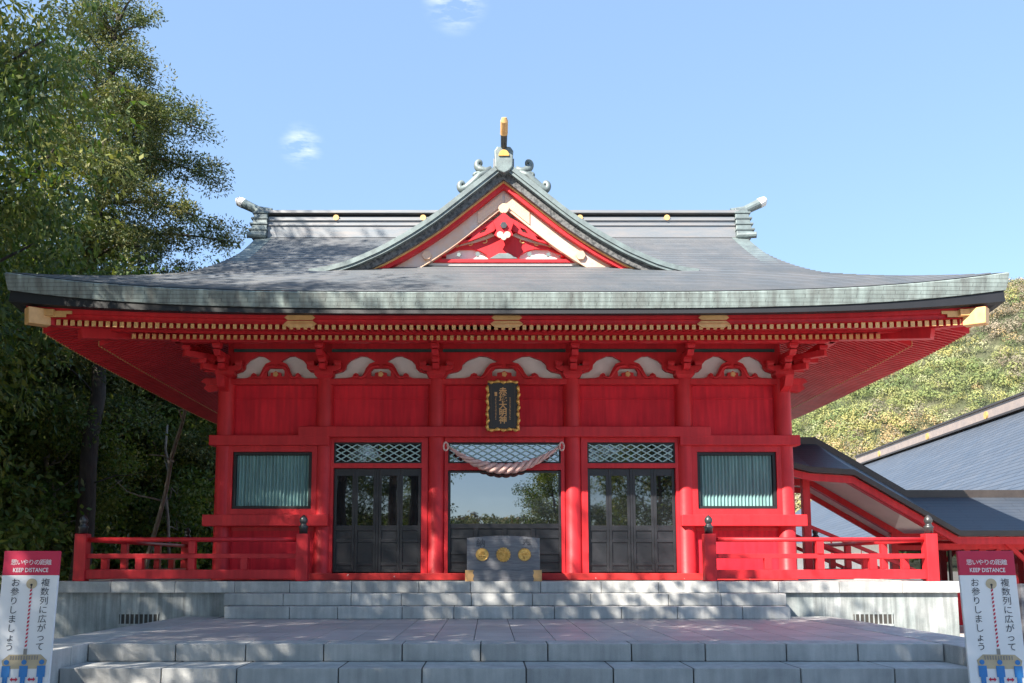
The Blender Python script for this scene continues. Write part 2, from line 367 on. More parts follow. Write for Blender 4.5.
for sx in (-1, 1):
    b = MB(); P = []
    for d in np.linspace(0, XE - 5.2, 16):
        ym = RF - d
        P.append([(sx * (XE - d), y, h(d) + up(XE - d, y)) for y in YR + ym * np.linspace(-1, 1, 41)])
    b.grid(P)
    b.build('hip_slope', 'copperside', roof, smooth=True)
# gable end walls and verges at both sides
for sx in (-1, 1):
    b = MB(); v = MB(); vb = MB()
    ds = np.linspace(2.4, RF, 14)
    poly = [(YR - (RF - d), h(d) - .05) for d in ds] + [(YR + (RF - d), h(d) - .05) for d in ds[::-1][1:]]
    k = len(b.v); b.v += [(sx * 5.35, y, z) for y, z in poly]; b.f.append(tuple(range(k, k + len(poly))))
    for s in (1, -1):
        for i in range(3, len(ds) - 1):
            a = (sx * 5.80, YR - s * (RF - ds[i]), h(ds[i]) - .06); c = (sx * 5.80, YR - s * (RF - ds[i + 1]), h(ds[i + 1]) - .06)
            v.beam(a, c, .36, .13)
            vb.beam((sx * 5.62, a[1], a[2] - .24), (sx * 5.62, c[1], c[2] - .24), .07, .36)
    b.build('side_gable_wall', 'redwall', hall); v.build('side_verge', 'verdiplain', roof); vb.build('side_bargeboard', 'red', hall)
# eave edge bands running right round
def ring(inset, dz, n=64):
    pts = []
    xe, rf = XE - inset, RF - inset
    for t in np.linspace(-1, 1, n)[:-1]: pts.append((xe * t, YR - rf, t, 1, 'f'))
    for t in np.linspace(-1, 1, n)[:-1]: pts.append((xe, YR + rf * t, 1, t, 's'))
    for t in np.linspace(1, -1, n)[:-1]: pts.append((xe * t, YR + rf, t, 1, 'f'))
    for t in np.linspace(1, -1, n)[:-1]: pts.append((-xe, YR + rf * t, 1, t, 's'))
    return pts
def band(levels, amp_top=.31):      # levels: (inset, z, amp)
    rows = []
    for inset, z, amp in levels:
        r = [(x, y, z + amp * min(abs(a), abs(c)) ** 3.8) for x, y, a, c, _ in ring(inset, 0)]
        rows.append(r + [r[0]])
    return MB().grid(rows)
band([(.0, 6.322, .36), (-.02, 6.30, .36), (.0, 6.18, .35), (.03, 6.045, .33), (.30, 6.06, .30)]).build('eave_edge', 'verdigris', roof)
band([(.06, 6.07, .30), (.045, 5.955, .22), (.16, 5.955, .19), (.30, 5.985, .17)]).build('eave_underlay', 'blacktrim', roof)
band([(.25, 6.01, .17), (.25, 5.915, .15), (.29, 5.905, .14), (.29, 5.825, .13), (.38, 5.825, .13), (.38, 5.93, .13)]).build('eave_board', 'red', hall)
# soffit boards above the rafters
def zf(d): return 5.775 + .2 * d          # flying rafter axis, d = distance in from its tip
def zb(d): return 5.765 + .35 * d         # base rafter axis, d from its tip at inset 1.0
band([(.24, zf(0) + .055, .13), (1.2, zf(.95) + .055, .10)]).build('flying_soffit', 'redwall', hall)
band([(1.0, zb(0) + .055, .08), (2.0, zb(1) + .055, .03), (3.1, zb(2.1) + .055, 0)]).build('base_soffit', 'redwall', hall)
band([(1.0, zb(0) + .06, .08), (1.0, zb(0) + .165, .08), (1.14, zb(0) + .165, .08), (1.14, zb(0) + .06, .08), (1.0, zb(0) + .06, .08)]).build('eave_middle_beam', 'red', hall)
# rafters: one mesh each, shared
def rafter_mesh(length, slope, wid, hgt, name):
    m = MB(); m.hexa([(-wid / 2, 0, -hgt / 2), (wid / 2, 0, -hgt / 2), (wid / 2, length, -hgt / 2 + slope * length), (-wid / 2, length, -hgt / 2 + slope * length),
                      (-wid / 2, 0, hgt / 2), (wid / 2, 0, hgt / 2), (wid / 2, length, hgt / 2 + slope * length), (-wid / 2, length, hgt / 2 + slope * length)])
    o = m.build(name, 'red'); me = o.data; bpy.data.objects.remove(o)
    c = MB().box(-wid / 2 - .003, wid / 2 + .003, -.012, -.001, -hgt / 2 - .003, hgt / 2 + .003).build('end_cap', 'goldpaint'); cm = c.data; bpy.data.objects.remove(c)
    return me, cm
SP = .1245
rest = MB(); restcap = MB()
for kind, yt, half, length, slope, z0, amp in (('flying_rafter', YE + .30, 7.98, 0.95, .2, 5.775, .13), ('base_rafter', YE + 1.0, 6.95, 1.85, .35, 5.765, .08)):
    me, cm = rafter_mesh(length, slope, .058, .078, kind)
    n = int(half / SP)
    for i in range(-n, n + 1):
        x = i * SP + (SP / 2 if kind == 'flying_rafter' else 0); lift = amp * (abs(x) / XE) ** 3.8
        if abs(i) < 50:
            o = bpy.data.objects.new(kind, me); COL.objects.link(o); o.parent = hall; o.location = Vector((x, yt, z0 + lift)) - OFF[hall.name]
            c = bpy.data.objects.new('end_cap', cm); COL.objects.link(c); c.parent = o
        else:
            ln = min(length, max(.05, (YE + 0 + XE - abs(x)) - yt + 0)) if False else length
            rest.beam((x, yt, z0 + lift), (x, yt + ln, z0 + lift + slope * ln), .066, .095)
            restcap.box(x - .036, x + .036, yt - .012, yt - .001, z0 + lift - .05, z0 + lift + .05)
for sx in (-1, 1):
    for kind, ins, halfy, length, slope, z0, amp in (('f', .30, 5.6, 0.95, .2, 5.775, .13), ('b', 1.0, 4.75, 1.85, .35, 5.765, .08)):
        n = int(halfy / SP)
        for i in range(-n, n + 1):
            y = YR + i * SP; lift = amp * (abs(y - YR) / RF) ** 3.8; x = sx * (XE - ins)
            rest.beam((x, y, z0 + lift), (x - sx * length, y, z0 + lift + slope * length), .066, .095)
            restcap.box(x, x + sx * .012, y - .036, y + .036, z0 + lift - .05, z0 + lift + .05)
stuff(rest.build('side_rafters', 'red', hall)); stuff(restcap.build('rafter_caps', 'goldpaint', hall))
# hip rafters with gilt ends
for sx in (-1, 1):
    for sy in (-1, 1):
        yc = YC if sy < 0 else YB
        hb = MB(); hb.beam((sx * 5.55, yc + sy * -.08, 6.30), (sx * 7.72, yc + sy * 2.09, 5.80), .20, .26)
        hb.beam((sx * 7.3, yc + sy * 1.67, 5.99), (sx * 8.28, yc + sy * 2.65, 5.93), .18, .24)
        o = hb.build('hip_rafter', 'red', hall, bevel=.01)
        g = MB(); g.beam((sx * 8.10, yc + sy * 2.47, 5.945), (sx * 8.36, yc + sy * 2.73, 5.925), .21, .29)
        g.build('gilt_end', 'goldpaint', o, bevel=.008)
        g = MB(); g.box(sx * 7.95, sx * 8.44, YR + sy * (RF - .245), YR + sy * (RF - .17), 5.96, 6.07)
        if sy < 0:
            for k, zz in enumerate((6.03, 5.975)): g.box(sx * (7.65 + .1 * k), sx * 8.2, YE + .231, YE + .244, zz - .03, zz + .025)
        g.build('gilt_corner_plate', 'goldpaint', hall)
for x in (-3.64, 0.0, 3.64):      # gilt fittings on the eave board
    g = MB(); g.plate([(x - .27, 5.935), (x - .22, 5.895), (x + .22, 5.895), (x + .27, 5.935), (x + .22, 5.975), (x - .22, 5.975)], [], YE + .228, YE + .246)
    g.plate([(x - .29, 5.83), (x - .2, 5.765), (x + .2, 5.765), (x + .29, 5.83), (x + .22, 5.885), (x - .22, 5.885)], [], YE + .262, YE + .286)
    g.build('gilt_fitting', 'goldpaint', hall)
# main ridge
b = MB(); b.box(-5.72, 5.72, YR - .30, YR + .30, 9.55, 9.86).box(-5.72, 5.72, YR - .25, YR + .25, 9.86, 10.10)
b.box(-5.74, 5.74, YR - .29, YR + .29, 9.985, 10.02).box(-5.74, 5.74, YR - .33, YR + .33, 9.84, 9.875)
rd = b.build('ridge', 'ridge', roof, bevel=.01)
MB().box(-5.72, 5.72, YR - .2, YR + .2, 10.10, 10.17).build('ridge_gap', 'blacktrim', roof)
MB().box(-5.80, 5.80, YR - .33, YR + .33, 10.17, 10.235).tube([(-5.8, YR, 10.25), (5.8, YR, 10.25)], .10, 12).build('ridge_cap', 'ridge', roof)
for x in (-4.05, -1.92, 1.92, 4.05): MB().disc((x, 10.06), .07, YR - .30, YR - .25, 20).build('ridge_disc', 'goldpaint', roof)
for sx in (-1, 1):
    b = MB(); b.hexa([(sx * 5.72, YR - .42, 9.55), (sx * 6.12, YR - .42, 9.55), (sx * 6.12, YR + .42, 9.55), (sx * 5.72, YR + .42, 9.55),
                      (sx * 5.72, YR - .30, 10.30), (sx * 6.02, YR - .30, 10.30), (sx * 6.02, YR + .30, 10.30), (sx * 5.72, YR + .30, 10.30)])
    for zz in (9.70, 9.85, 10.0, 10.15): b.box(sx * 5.70, sx * (6.16 - (zz - 9.7) * .15), YR - .42 + (zz - 9.7) * .16, YR + .42 - (zz - 9.7) * .16, zz, zz + .05)
    b.tube([(sx * 5.74, YR - .36, 9.58), (sx * 6.18, YR - .46, 9.56)], .08, 10)
    o = b.build('ridge_end_block', 'verdiplain', roof, bevel=.01)
    t = MB().tube([(sx * 5.7, YR, 10.30), (sx * 6.05, YR, 10.36), (sx * 6.42, YR, 10.54)], [.11, .11, .12], 14); t.build('ridge_horn', 'verdiplain', roof, smooth=False)
    MB().tube([(sx * 6.40, YR, 10.53), (sx * 6.50, YR, 10.585), (sx * 6.56, YR, 10.66)], [.125, .125, .07], 14).build('horn_tip', 'white', roof)

# central dormer gable
YD = 18.02
gx = [0, .46, 1.02, 1.45, 1.99, 2.58, 3.19, 3.70, 4.02]; gz = [0, .38, .84, 1.19, 1.56, 1.905, 2.18, 2.33, 2.37]
GX = np.linspace(0, 4.02, 30); GZ = 10.03 - np.interp(GX, gx, gz)
GZ[1:-1] = (GZ[:-2] + GZ[1:-1] * 2 + GZ[2:]) / 4
full = [(-x, z) for x, z in zip(GX[::-1], GZ[::-1])] + [(x, z) for x, z in zip(GX[1:], GZ[1:])]
def offset(pl, d):       # move a profile along its normal (downwards for positive d)
    o = []
    for i, (x, z) in enumerate(pl):
        a = pl[max(i - 1, 0)]; c = pl[min(i + 1, len(pl) - 1)]; tx, tz = c[0] - a[0], c[1] - a[1]; n = math.hypot(tx, tz)
        nx_, nz_ = x + tz / n * d, z - tx / n * d
        if abs(x) < 1e-6 or nx_ * x < 0: nx_, nz_ = 0, pl[len(pl) // 2][1] - d * 1.32
        o.append((nx_, nz_))
    return o
dg = MB()
ys = np.linspace(YD, 21.5, 16)
dg.grid([[(x, y, z) for x, z in full] for y in ys])
dorm = dg.build('dormer_roof', 'copperside', hall, smooth=True)
def verge(d0, d1, y0, y1, name, m, par, lim=4.1):
    a = [p for p in offset(full, d0)]; c = [p for p in offset(full, d1)]
    k = MB(); n = len(a)
    k.v += [(x, y0, z) for x, z in a] + [(x, y0, z) for x, z in c] + [(x, y1, z) for x, z in a] + [(x, y1, z) for x, z in c]
    for i in range(n - 1):
        if max(abs(a[i][0]), abs(a[i + 1][0])) > lim: continue
        k.f += [(i, i + 1, n + i + 1, n + i), (2 * n + i, 3 * n + i, 3 * n + i + 1, 2 * n + i + 1), (n + i, n + i + 1, 3 * n + i + 1, 3 * n + i), (i, 2 * n + i, 2 * n + i + 1, i + 1)]
    return k.build(name, m, par)
verge(-.012, .085, YD - .06, YD + .5, 'verge_edge', 'verdiplain', dorm)
verge(.085, .14, YD - .03, YD + .5, 'verge_edge', 'verdiplain', dorm)
verge(.14, .28, YD + .08, YD + .7, 'verge_underlay', 'vergedark', dorm, 3.75)
verge(.28, .305, YD + .17, YD + .7, 'verge_fillet', 'goldpaint', dorm, 3.5)
verge(.305, .385, YD + .22, YD + .7, 'verge_board', 'red', dorm, 3.4)
M['peach'] = mat('peach_gilt_plate', (.72, .46, .30), (.62, .42, .32), rough=.4, scale=18, bump=.2, bscale=40, metal=.3)
M['barge'] = mat('pale_gilt_board', (.56, .48, .45), (.62, .40, .27), rough=.45, scale=2.5, bump=.1, bscale=30, metal=.15)
verge(.385, .655, YD + .36, YD + .46, 'bargeboard', 'barge', dorm, 3.0)
verge(.655, .675, YD + .34, YD + .46, 'bargeboard_trim', 'peach', dorm, 2.9)
# gilt ends and discs on the bargeboard
lowc = offset(full, .52)
def on_barge(x):
    xs = [p[0] for p in lowc]; zs = [p[1] for p in lowc]; return float(np.interp(x, xs, zs))
for x in (-1.62, 1.62): MB().disc((x, on_barge(x)), .095, YD + 0.3, YD + 0.36, 18, .06, 6).build('barge_disc', 'peach', dorm)
MB().disc((0, 9.12), .11, YD + 0.3, YD + 0.365, 18, .05, 6).build('barge_disc', 'peach', dorm)
for sx in (-1, 1):
    for xa, xb in ((2.35, 2.85), (.03, .55)):
        g = MB()
        pts = [(x, on_barge(x) + .13) for x in np.linspace(xa, xb, 6)] + [(x, on_barge(x) - .13) for x in np.linspace(xb, xa, 6)]
        g.plate([(sx * x, z) for x, z in pts], [], YD + 0.335, YD + 0.359)
        g.build('barge_fitting', 'peach', dorm)
# tympanum: white plaster behind, red strut work, frog-leg beam
MB().plate([(-2.75, 7.45), (2.75, 7.45), (1.45, 8.3), (0, 9.25), (-1.45, 8.3)], [], YD + .62, YD + .70).build('tympanum_panel', 'white', dorm)
ty = MB(); ty.box(-2.72, 2.72, YD + 0.46, YD + 0.68, 7.985, 8.061)
tyb = ty.build('tympanum_beam', 'red', dorm, bevel=.01)
MB().box(-2.9, 2.9, YD + 0.5, YD + 0.7, 7.900, 7.985).build('tympanum_plinth', 'white', dorm)
MB().box(-3.3, 3.3, YD + 0.4, YD + 0.7, 7.795, 7.900).build('tympanum_base', 'blacktrim', dorm)
strut = [(-2.0, 8.061), (-1.95, 8.161), (-1.72, 8.229), (-1.62, 8.321), (-1.35, 8.422), (-1.0, 8.506), (-.62, 8.640), (-.3, 8.724)]
strut = strut + [(-x, z) for x, z in strut[::-1]]
holes = []
for sx in (-1, 1):
    hl = [(.32, 8.086), (.36, 8.187), (.50, 8.271), (.68, 8.313), (.95, 8.304), (1.12, 8.229), (1.30, 8.178), (1.38, 8.086)]
    holes.append([(sx * x, z) for x, z in hl])
    holes.append([(sx * x, z) for x, z in ((1.6, 8.086), (1.6, 8.136), (1.75, 8.161), (1.85, 8.086))])
MB().plate(strut, holes, YD + 0.54, YD + 0.65).build('strut_carving', 'red', dorm)
g = MB()
for sx in (-1, 1):
    for cx, cz, r in ((.42, 8.472, .10), (.72, 8.413, .08), (1.0, 8.371, .06)):
        g.tube([(sx * (cx + r * math.cos(a) * (1 - a / 9)), YD + 0.53, cz + r * math.sin(a) * .7 * (1 - a / 9)) for a in np.linspace(0, 5.2, 14)], .014, 6)
g.build('gilt_scrollwork', 'goldpaint', dorm)
b = MB()
for sx in (-1, 1): b.box(sx * 1.32, sx * 1.44, YD + 0.46, YD + 0.6, 8.061, 8.388).box(sx * 1.22, sx * 1.54, YD + 0.44, YD + 0.6, 8.119, 8.187).box(sx * 1.26, sx * 1.50, YD + 0.43, YD + 0.6, 8.254, 8.304)
b.build('strut_post', 'red', dorm)
b = MB(); b.plate([(-.30, 8.086), (-.1, 8.203), (.1, 8.203), (.3, 8.086)], [], YD + 0.5, YD + 0.6).build('frog_leg', 'verdiplain', dorm)
for sx in (-1, 1):
    k = MB()
    k.plate([(sx * x, z) for x, z in ((.08, 8.98), (.30, 8.86), (.62, 8.66), (1.0, 8.44), (1.3, 8.28), (1.0, 8.36), (.7, 8.44), (.4, 8.56), (.2, 8.66))], [[(sx * x, z) for x, z in ((.34, 8.74), (.46, 8.69), (.52, 8.60), (.40, 8.63))], [(sx * x, z) for x, z in ((.66, 8.56), (.78, 8.51), (.84, 8.44), (.72, 8.47))]], YD + .40, YD + .47)
    k.build('carved_spandrel', 'red', dorm)
    q = MB()
    for cx, cz, rr in ((.55, 8.16, .05), (.95, 8.15, .045)): q.disc((sx * cx, cz), rr, YD + .44, YD + .49, 12, .2, 5)
    q.build('carved_cloud', 'verdiplain', dorm)
# pendant (gegyo)
MB().plate([(0, 9.02), (-.22, 8.82), (-.15, 8.62), (-.2, 8.52), (0, 8.42), (.2, 8.52), (.15, 8.62), (.22, 8.82)], [], YD + 0.28, YD + 0.34).build('pendant', 'red', dorm)
p = MB().disc((-.075, 8.52), .07, YD + 0.25, YD + 0.29, 16).disc((.075, 8.52), .07, YD + 0.25, YD + 0.29, 16).disc((0, 8.46), .06, YD + 0.24, YD + 0.29, 16)
for sx in (-1, 1):
    p.plate([(sx * .18, 8.60), (sx * .42, 8.72), (sx * .75, 8.50), (sx * .95, 8.36), (sx * .6, 8.44), (sx * .35, 8.52)], [(
        (sx * .40, 8.64), (sx * .55, 8.56), (sx * .42, 8.57))], YD + 0.5, YD + 0.56)
p.build('pendant_carving', 'barge', dorm)
MB().disc((0, 8.72), .075, YD + 0.23, YD + 0.28, 6).build('pendant_boss', 'steel', dorm)
# dormer ridge end with scrolls and horn
b = MB(); pr = [(-.18, 9.86), (-.19, 10.05), (-.20, 10.20), (-.14, 10.29), (.14, 10.29), (.20, 10.20), (.19, 10.05), (.18, 9.86), (.12, 9.78), (0, 9.72), (-.12, 9.78)]
b.plate(pr, [], YD - .10, YD + .22)
ends = b.build('ridge_end_block', 'verdiplain', dorm, bevel=.02)
MB().plate([(.11 * math.cos(a), 10.08 + .13 * math.sin(a)) for a in np.linspace(0, math.pi, 14)], [], YD - .13, YD - .09).build('ridge_end_disc', 'gold', dorm)
for sx in (-1, 1):
    b = MB()
    def curl(cx, cz, r, t0, t1, n=16): return [(sx * (cx + r * (1 - .06 * i) * math.cos(t)), YD + .05, cz + r * (1 - .06 * i) * math.sin(t)) for i, t in enumerate(np.linspace(t0, t1, n))]
    b.tube([(sx * .30, YD + .05, 9.84)] + [(sx * .45, YD + .05, 9.80), (sx * .58, YD + .05, 9.84)] + curl(.60, 9.97, .10, -1.4, 3.6), [.10] * 3 + list(np.linspace(.085, .045, 16)), 8)
    b.tube([(sx * .38, YD + .05, 9.76), (sx * .60, YD + .05, 9.62), (sx * .78, YD + .05, 9.40), (sx * .95, YD + .05, 9.29)] + curl(1.03, 9.36, .10, -1.4, 3.4), [.11, .13, .11, .09] + list(np.linspace(.085, .045, 16)), 8)
    b.tube([(sx * .42, YD + .05, 9.66), (sx * .62, YD + .05, 9.74)] + curl(.66, 9.66, .085, 1.6, -3.0, 12), [.08, .08] + list(np.linspace(.07, .04, 12)), 8)
    b.v = [(v[0] * .84, v[1], v[2] + (.15 if v[2] < 9.5 else .15 * max(0, (9.8 - v[2]) / .3))) for v in b.v]; b.build('ridge_scroll', 'verdiplain', dorm, smooth=True)
MB().tube([(0, YD + .6, 10.18), (0, YD - .1, 10.30), (0, YD - .36, 10.44)], [.065, .065, .07], 14).build('ridge_horn', 'steel', dorm)
MB().tube([(0, YD - .35, 10.435), (0, YD - .58, 10.60), (0, YD - .62, 10.66)], [.078, .078, .05], 14).build('horn_tip', 'goldpaint', dorm)
MB().box(-.22, .22, YD + .1, 21.3, 9.8, 10.12).tube([(0, YD + .1, 10.16), (0, 21.3, 10.16)], .12, 12).build('dormer_ridge', 'ridge', dorm)

# columns, walls, beams
for x in CXS:
    o = MB().lathe([(.19, 0), (.19, .03), (.178, .05), (.176, 2.6), (.172, 4.04)], (x, YC, 1.315), 28).build('column', 'red', hall, smooth=True); smooth_round(o)
for sx in (-1, 1):
    for y in (20.3, 22.7, YB):
        o = MB().lathe([(.18, 0), (.172, 4.04)], (sx * 5.63, y, 1.315), 24).build('column', 'red', hall, smooth=True); smooth_round(o)
    w_ = MB().box(sx * 5.58, sx * 5.66, 18.1, YB, 1.3, 6.45); w_.build('side_wall', 'redwall', hall)
    MB().box(sx * 5.45, sx * 5.83, 18.2, YB + .2, 2.38, 2.60).box(sx * 5.45, sx * 5.83, 18.2, YB + .2, 4.0, 4.19).box(sx * 5.5, sx * 5.78, 18.2, YB + .2, 5.23, 5.35).build('side_tie_beam', 'red', hall)
MB().box(-5.6, 5.6, YB - .05, YB + .05, 1.3, 6.45).build('rear_wall', 'redwall', hall)
for i in range(5):
    xa, xb = CXS[i] + .12, CXS[i + 1] - .12
    MB().box(xa, xb, YC + .02, YC + .08, 4.2, 5.3).build('wall_panel', 'redwall', hall)
    MB().box(xa, xb, YC - .012, YC + .02, 4.955, 4.975).build('panel_batten', 'redwall', hall)
    MB().box(xa, xb, YC - .03, YC + .05, 5.905, 5.985).build('frieze_strip', 'green', hall)
    MB().box(xa, xb, YC - .05, YC + .06, 5.988, 6.4).build('upper_wall', 'red', hall)
MB().box(-5.62, 5.62, YC + .062, YC + .10, 5.353, 6.42).build('frieze_backing', 'red', hall)
MB().box(-5.95, 5.95, YC - .13, YC + .12, 5.235, 5.352).build('head_beam', 'red', hall, bevel=.01)
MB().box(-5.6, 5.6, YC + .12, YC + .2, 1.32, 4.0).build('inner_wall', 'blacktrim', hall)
MB().box(-4.12, 4.12, YC - .225, YC + .1, 4.155, 4.365).build('tie_beam', 'red', hall, bevel=.012)
for sx in (-1, 1):
    MB().box(sx * 3.50, sx * 5.90, YC - .222, YC + .1, 3.985, 4.19).build('tie_beam', 'red', hall, bevel=.012)
    MB().box(sx * 3.49, sx * 5.97, YC - .25, YC + .1, 2.375, 2.60).build('sill_beam', 'red', hall, bevel=.012)
    MB().box(sx * 3.75, sx * 5.5, YC + .0, YC + .06, 1.44, 2.4).build('dado_panel', 'redwall', hall)
    for k in (0,): MB().box(sx * 3.78, sx * 5.48, YC - .02, YC + .0, 2.29, 2.36).build('dado_rail', 'red', hall)
    # window
    wx0, wx1 = 3.85, 5.43
    fr = MB(); x0, x1 = sorted((sx * wx0, sx * wx1))
    fr.box(x0, x1, YC - .1, YC + .02, 3.80, 3.86).box(x0, x1, YC - .1, YC + .02, 2.72, 2.78).box(x0, x0 + .065, YC - .1, YC + .02, 2.78, 3.80).box(x1 - .065, x1, YC - .1, YC + .02, 2.78, 3.80)
    win = fr.build('window', 'blacktrim', hall, bevel=.006)
    bl = MB(); P = []
    for t in np.linspace(0, 1, 181):
        x = x0 + .066 + (x1 - x0 - .132) * t; y = YC - .02 + .022 * math.sin(t * 2 * math.pi * 21)
        P.append((x, y))
    bl.grid([[(x, y, z) for x, y in P] for z in (2.782, 3.798)]); bl.build('blind', 'teal', win, smooth=True)
    rfm = MB().box(x0 - .115, x0 - .002, YC - .14, YC + .05, 2.60, 3.985).box(x1 + .002, x1 + .1, YC - .14, YC + .05, 2.60, 3.985)
    rfm.box(x0 - .002, x1 + .002, YC - .14, YC + .05, 3.862, 3.985).box(x0 - .002, x1 + .002, YC - .14, YC + .05, 2.60, 2.718)
    rfm.build('window_surround', 'red', hall)
MB().box(-5.75, 5.75, YC - .2, YC + .12, 1.318, 1.452).build('ground_sill', 'redworn', hall, bevel=.01)
b = MB()
# doors
def leaf_front(mb, x0, x1, y):
    s = .055
    mb.box(x0, x0 + s, y - .03, y + .02, 1.47, 3.535).box(x1 - s, x1, y - .03, y + .02, 1.47, 3.535)
    for z0, z1 in ((3.39, 3.535), (2.29, 2.395), (2.06, 2.125), (1.60, 1.655), (1.47, 1.52)): mb.box(x0 + s, x1 - s, y - .028, y + .018, z0, z1)
    mb.box(x0 + s, x1 - s, y - .008, y + .012, 1.52, 2.29)
for sx in (-1, 1):
    xa, xb = sorted((sx * 1.66, sx * 3.42)); wl = (xb - xa - .06) / 4
    jm = MB().box(xa - .125, xa, YC - .10, YC + .06, 1.453, 4.153).box(xb, xb + .06, YC - .10, YC + .06, 1.453, 4.153)
    if sx < 0: jm = MB().box(xa - .06, xa, YC - .10, YC + .06, 1.453, 4.153).box(xb, xb + .125, YC - .10, YC + .06, 1.453, 4.153)
    jm.box(xa, xb, YC - .098, YC + .05, 3.54, 3.635).box(xa, xb, YC - .098, YC + .05, 4.06, 4.153)
    jm.build('door_frame', 'red', hall)
    for i in range(4):
        x0 = xa + .004 + wl * i + (.05 if i > 1 else 0); x1 = x0 + wl - .004
        m_ = MB(); leaf_front(m_, x0, x1, YC - .0); d = m_.build('door_leaf', 'black', hall, bevel=.005)
        MB().box(x0 + .055, x1 - .055, YC - .012, YC + .0, 2.395, 3.39).build('glass_pane', 'sideglass', d)
    MB().box(xa + wl * 2 + .004, xa + wl * 2 + .05, YC - .04, YC + .02, 1.47, 3.535).build('door_post', 'black', hall)
    xs0, xs1 = xa, xb
    for nm in (0,):
        pass
xa, xb = -1.13, 1.13
jm = MB().box(xa - .07, xa, YC - .10, YC + .06, 1.453, 4.153).box(xb, xb + .07, YC - .10, YC + .06, 1.453, 4.153)
jm.box(xa, xb, YC - .098, YC + .05, 3.50, 3.635).box(xa, xb, YC - .098, YC + .05, 4.06, 4.153).build('door_frame', 'red', hall)
m_ = MB().box(xa, xa + .05, YC - .03, YC + .02, 1.47, 3.495).box(xb - .05, xb, YC - .03, YC + .02, 1.47, 3.495).box(xa + .05, xb - .05, YC - .03, YC + .02, 3.45, 3.495)
m_.box(xa + .05, xb - .05, YC - .03, YC + .02, 2.33, 2.43).box(xa + .05, xb - .05, YC - .028, YC + .018, 2.14, 2.19).box(xa + .05, xb - .05, YC - .028, YC + .018, 1.82, 1.87).box(xa + .05, xb - .05, YC - .028, YC + .018, 1.66, 1.70).box(xa + .05, xb - .05, YC - .03, YC + .018, 1.47, 1.53)
m_.box(xa + .05, xb - .05, YC - .006, YC + .012, 1.53, 2.33)
for x in (-.57, 0, .57): m_.box(x - .04, x + .04, YC - .034, YC - .006, 1.53, 2.33)
cdoor = m_.build('sliding_door', 'black', hall, bevel=.005)
MB().box(xa + .05, xb - .05, YC - .012, YC + .0, 2.43, 3.45).build('glass_pane', 'glass', cdoor)
# lattice transoms
for xa, xb in ((-3.42, -1.66), (-1.13, 1.13), (1.66, 3.42)):
    z0, z1 = 3.636, 4.058
    f = MB().box(xa, xb, YC - .07, YC + .0, z1 - .03, z1).box(xa, xb, YC - .07, YC + .0, z0, z0 + .03).box(xa, xa + .03, YC - .07, YC + .0, z0 + .03, z1 - .03).box(xb - .03, xb, YC - .07, YC + .0, z0 + .03, z1 - .03)
    tr = f.build('transom', 'blacktrim', hall)
    MB().box(xa + .03, xb - .03, YC - .0, YC + .012, z0 + .03, z1 - .03).build('glass_pane', 'glass' if xa < 0 < xb else 'sideglass', tr)
    lt = MB(); X0, X1, Z0, Z1 = xa + .032, xb - .032, z0 + .032, z1 - .032; W, H = X1 - X0, Z1 - Z0
    n = int(round(W / .215)); px = W / n; slope = (H / 3) / px
    for sg in (1, -1):
        for i in range(-4, n + 4):
            pts = []
            xs_ = X0 + i * px
            zA, zB = (Z0, Z1) if sg > 0 else (Z1, Z0)
            xe_ = xs_ + (Z1 - Z0) / slope
            t0 = max(0, (X0 - xs_) / (xe_ - xs_)); t1 = min(1, (X1 - xs_) / (xe_ - xs_))
            if t1 - t0 < .03: continue
            a = (xs_ + (xe_ - xs_) * t0, YC - .035 + .006 * sg, zA + (zB - zA) * t0); c = (xs_ + (xe_ - xs_) * t1, YC - .035 + .006 * sg, zA + (zB - zA) * t1)
            lt.beam(a, c, .02, .02, up=(0, 1, 0))
    lt.build('lattice', 'lattice', tr)
# frieze: red board with cut-outs over white plaster
lobe = [(-420, 0), (-395, 48), (-330, 68), (-302, 95), (-297, 135), (-262, 175), (-205, 203), (-178, 217), (-125, 212), (-82, 186), (-48, 163), (-100, 142), (-130, 97), (-146, 55), (-170, 15), (-190, 25), (-196, 45), (-215, 55), (-235, 42), (-247, 16), (-282, 4)]
for i in range(5):
    xa, xb = CXS[i], CXS[i + 1]; cx = (xa + xb) / 2; k = (xb - xa) / 2 / 480; kz = .00216; zb0 = 5.362
    MB().box(xa, xb, YC + .03, YC + .05, 5.352, 5.904).build('plaster_panel', 'white', hall)
    holes = []
    for s in (-1, 1):
        lb = [(cx + s * x * k * -1, zb0 + z * kz) for x, z in lobe]; holes.append(lb if s > 0 else lb[::-1])
        holes.append([(cx + s * 372 * k, zb0 + .265), (cx + s * 402 * k, zb0 + .32), (cx + s * 430 * k, zb0 + .265)])
    holes.append([(cx + x * k, zb0 + z * kz) for x, z in ((-84, 22), (-86, 72), (-62, 98), (62, 98), (86, 72), (84, 22), (52, 22), (50, 55), (20, 60), (0, 74), (-20, 60), (-50, 55), (-52, 22))])
    fb = MB().plate([(xa + .02, 5.352), (xb - .02, 5.352), (xb - .02, 5.905), (xa + .02, 5.905)], holes, YC - .09, YC + .0).build('frieze_carving', 'red', hall)
    MB().disc((cx, zb0 + .085), .05, YC - .115, YC - .09, 16, .15, 5).build('frieze_flower', 'goldpaint', fb)
    # moulded ribs of the frog-leg strut, proud of the board
    rb = MB()
    for s in (-1, 1):
        rb.tube([(cx + s * x * k, YC - .09, zb0 + z * kz) for x, z in ((14, 122), (60, 118), (98, 100), (122, 60), (140, 22), (172, 6), (210, 22), (228, 34))], [.03, .032, .034, .034, .032, .03, .026, .018], 8)
    rb.build('frog_leg_strut', 'red', hall, smooth=True)
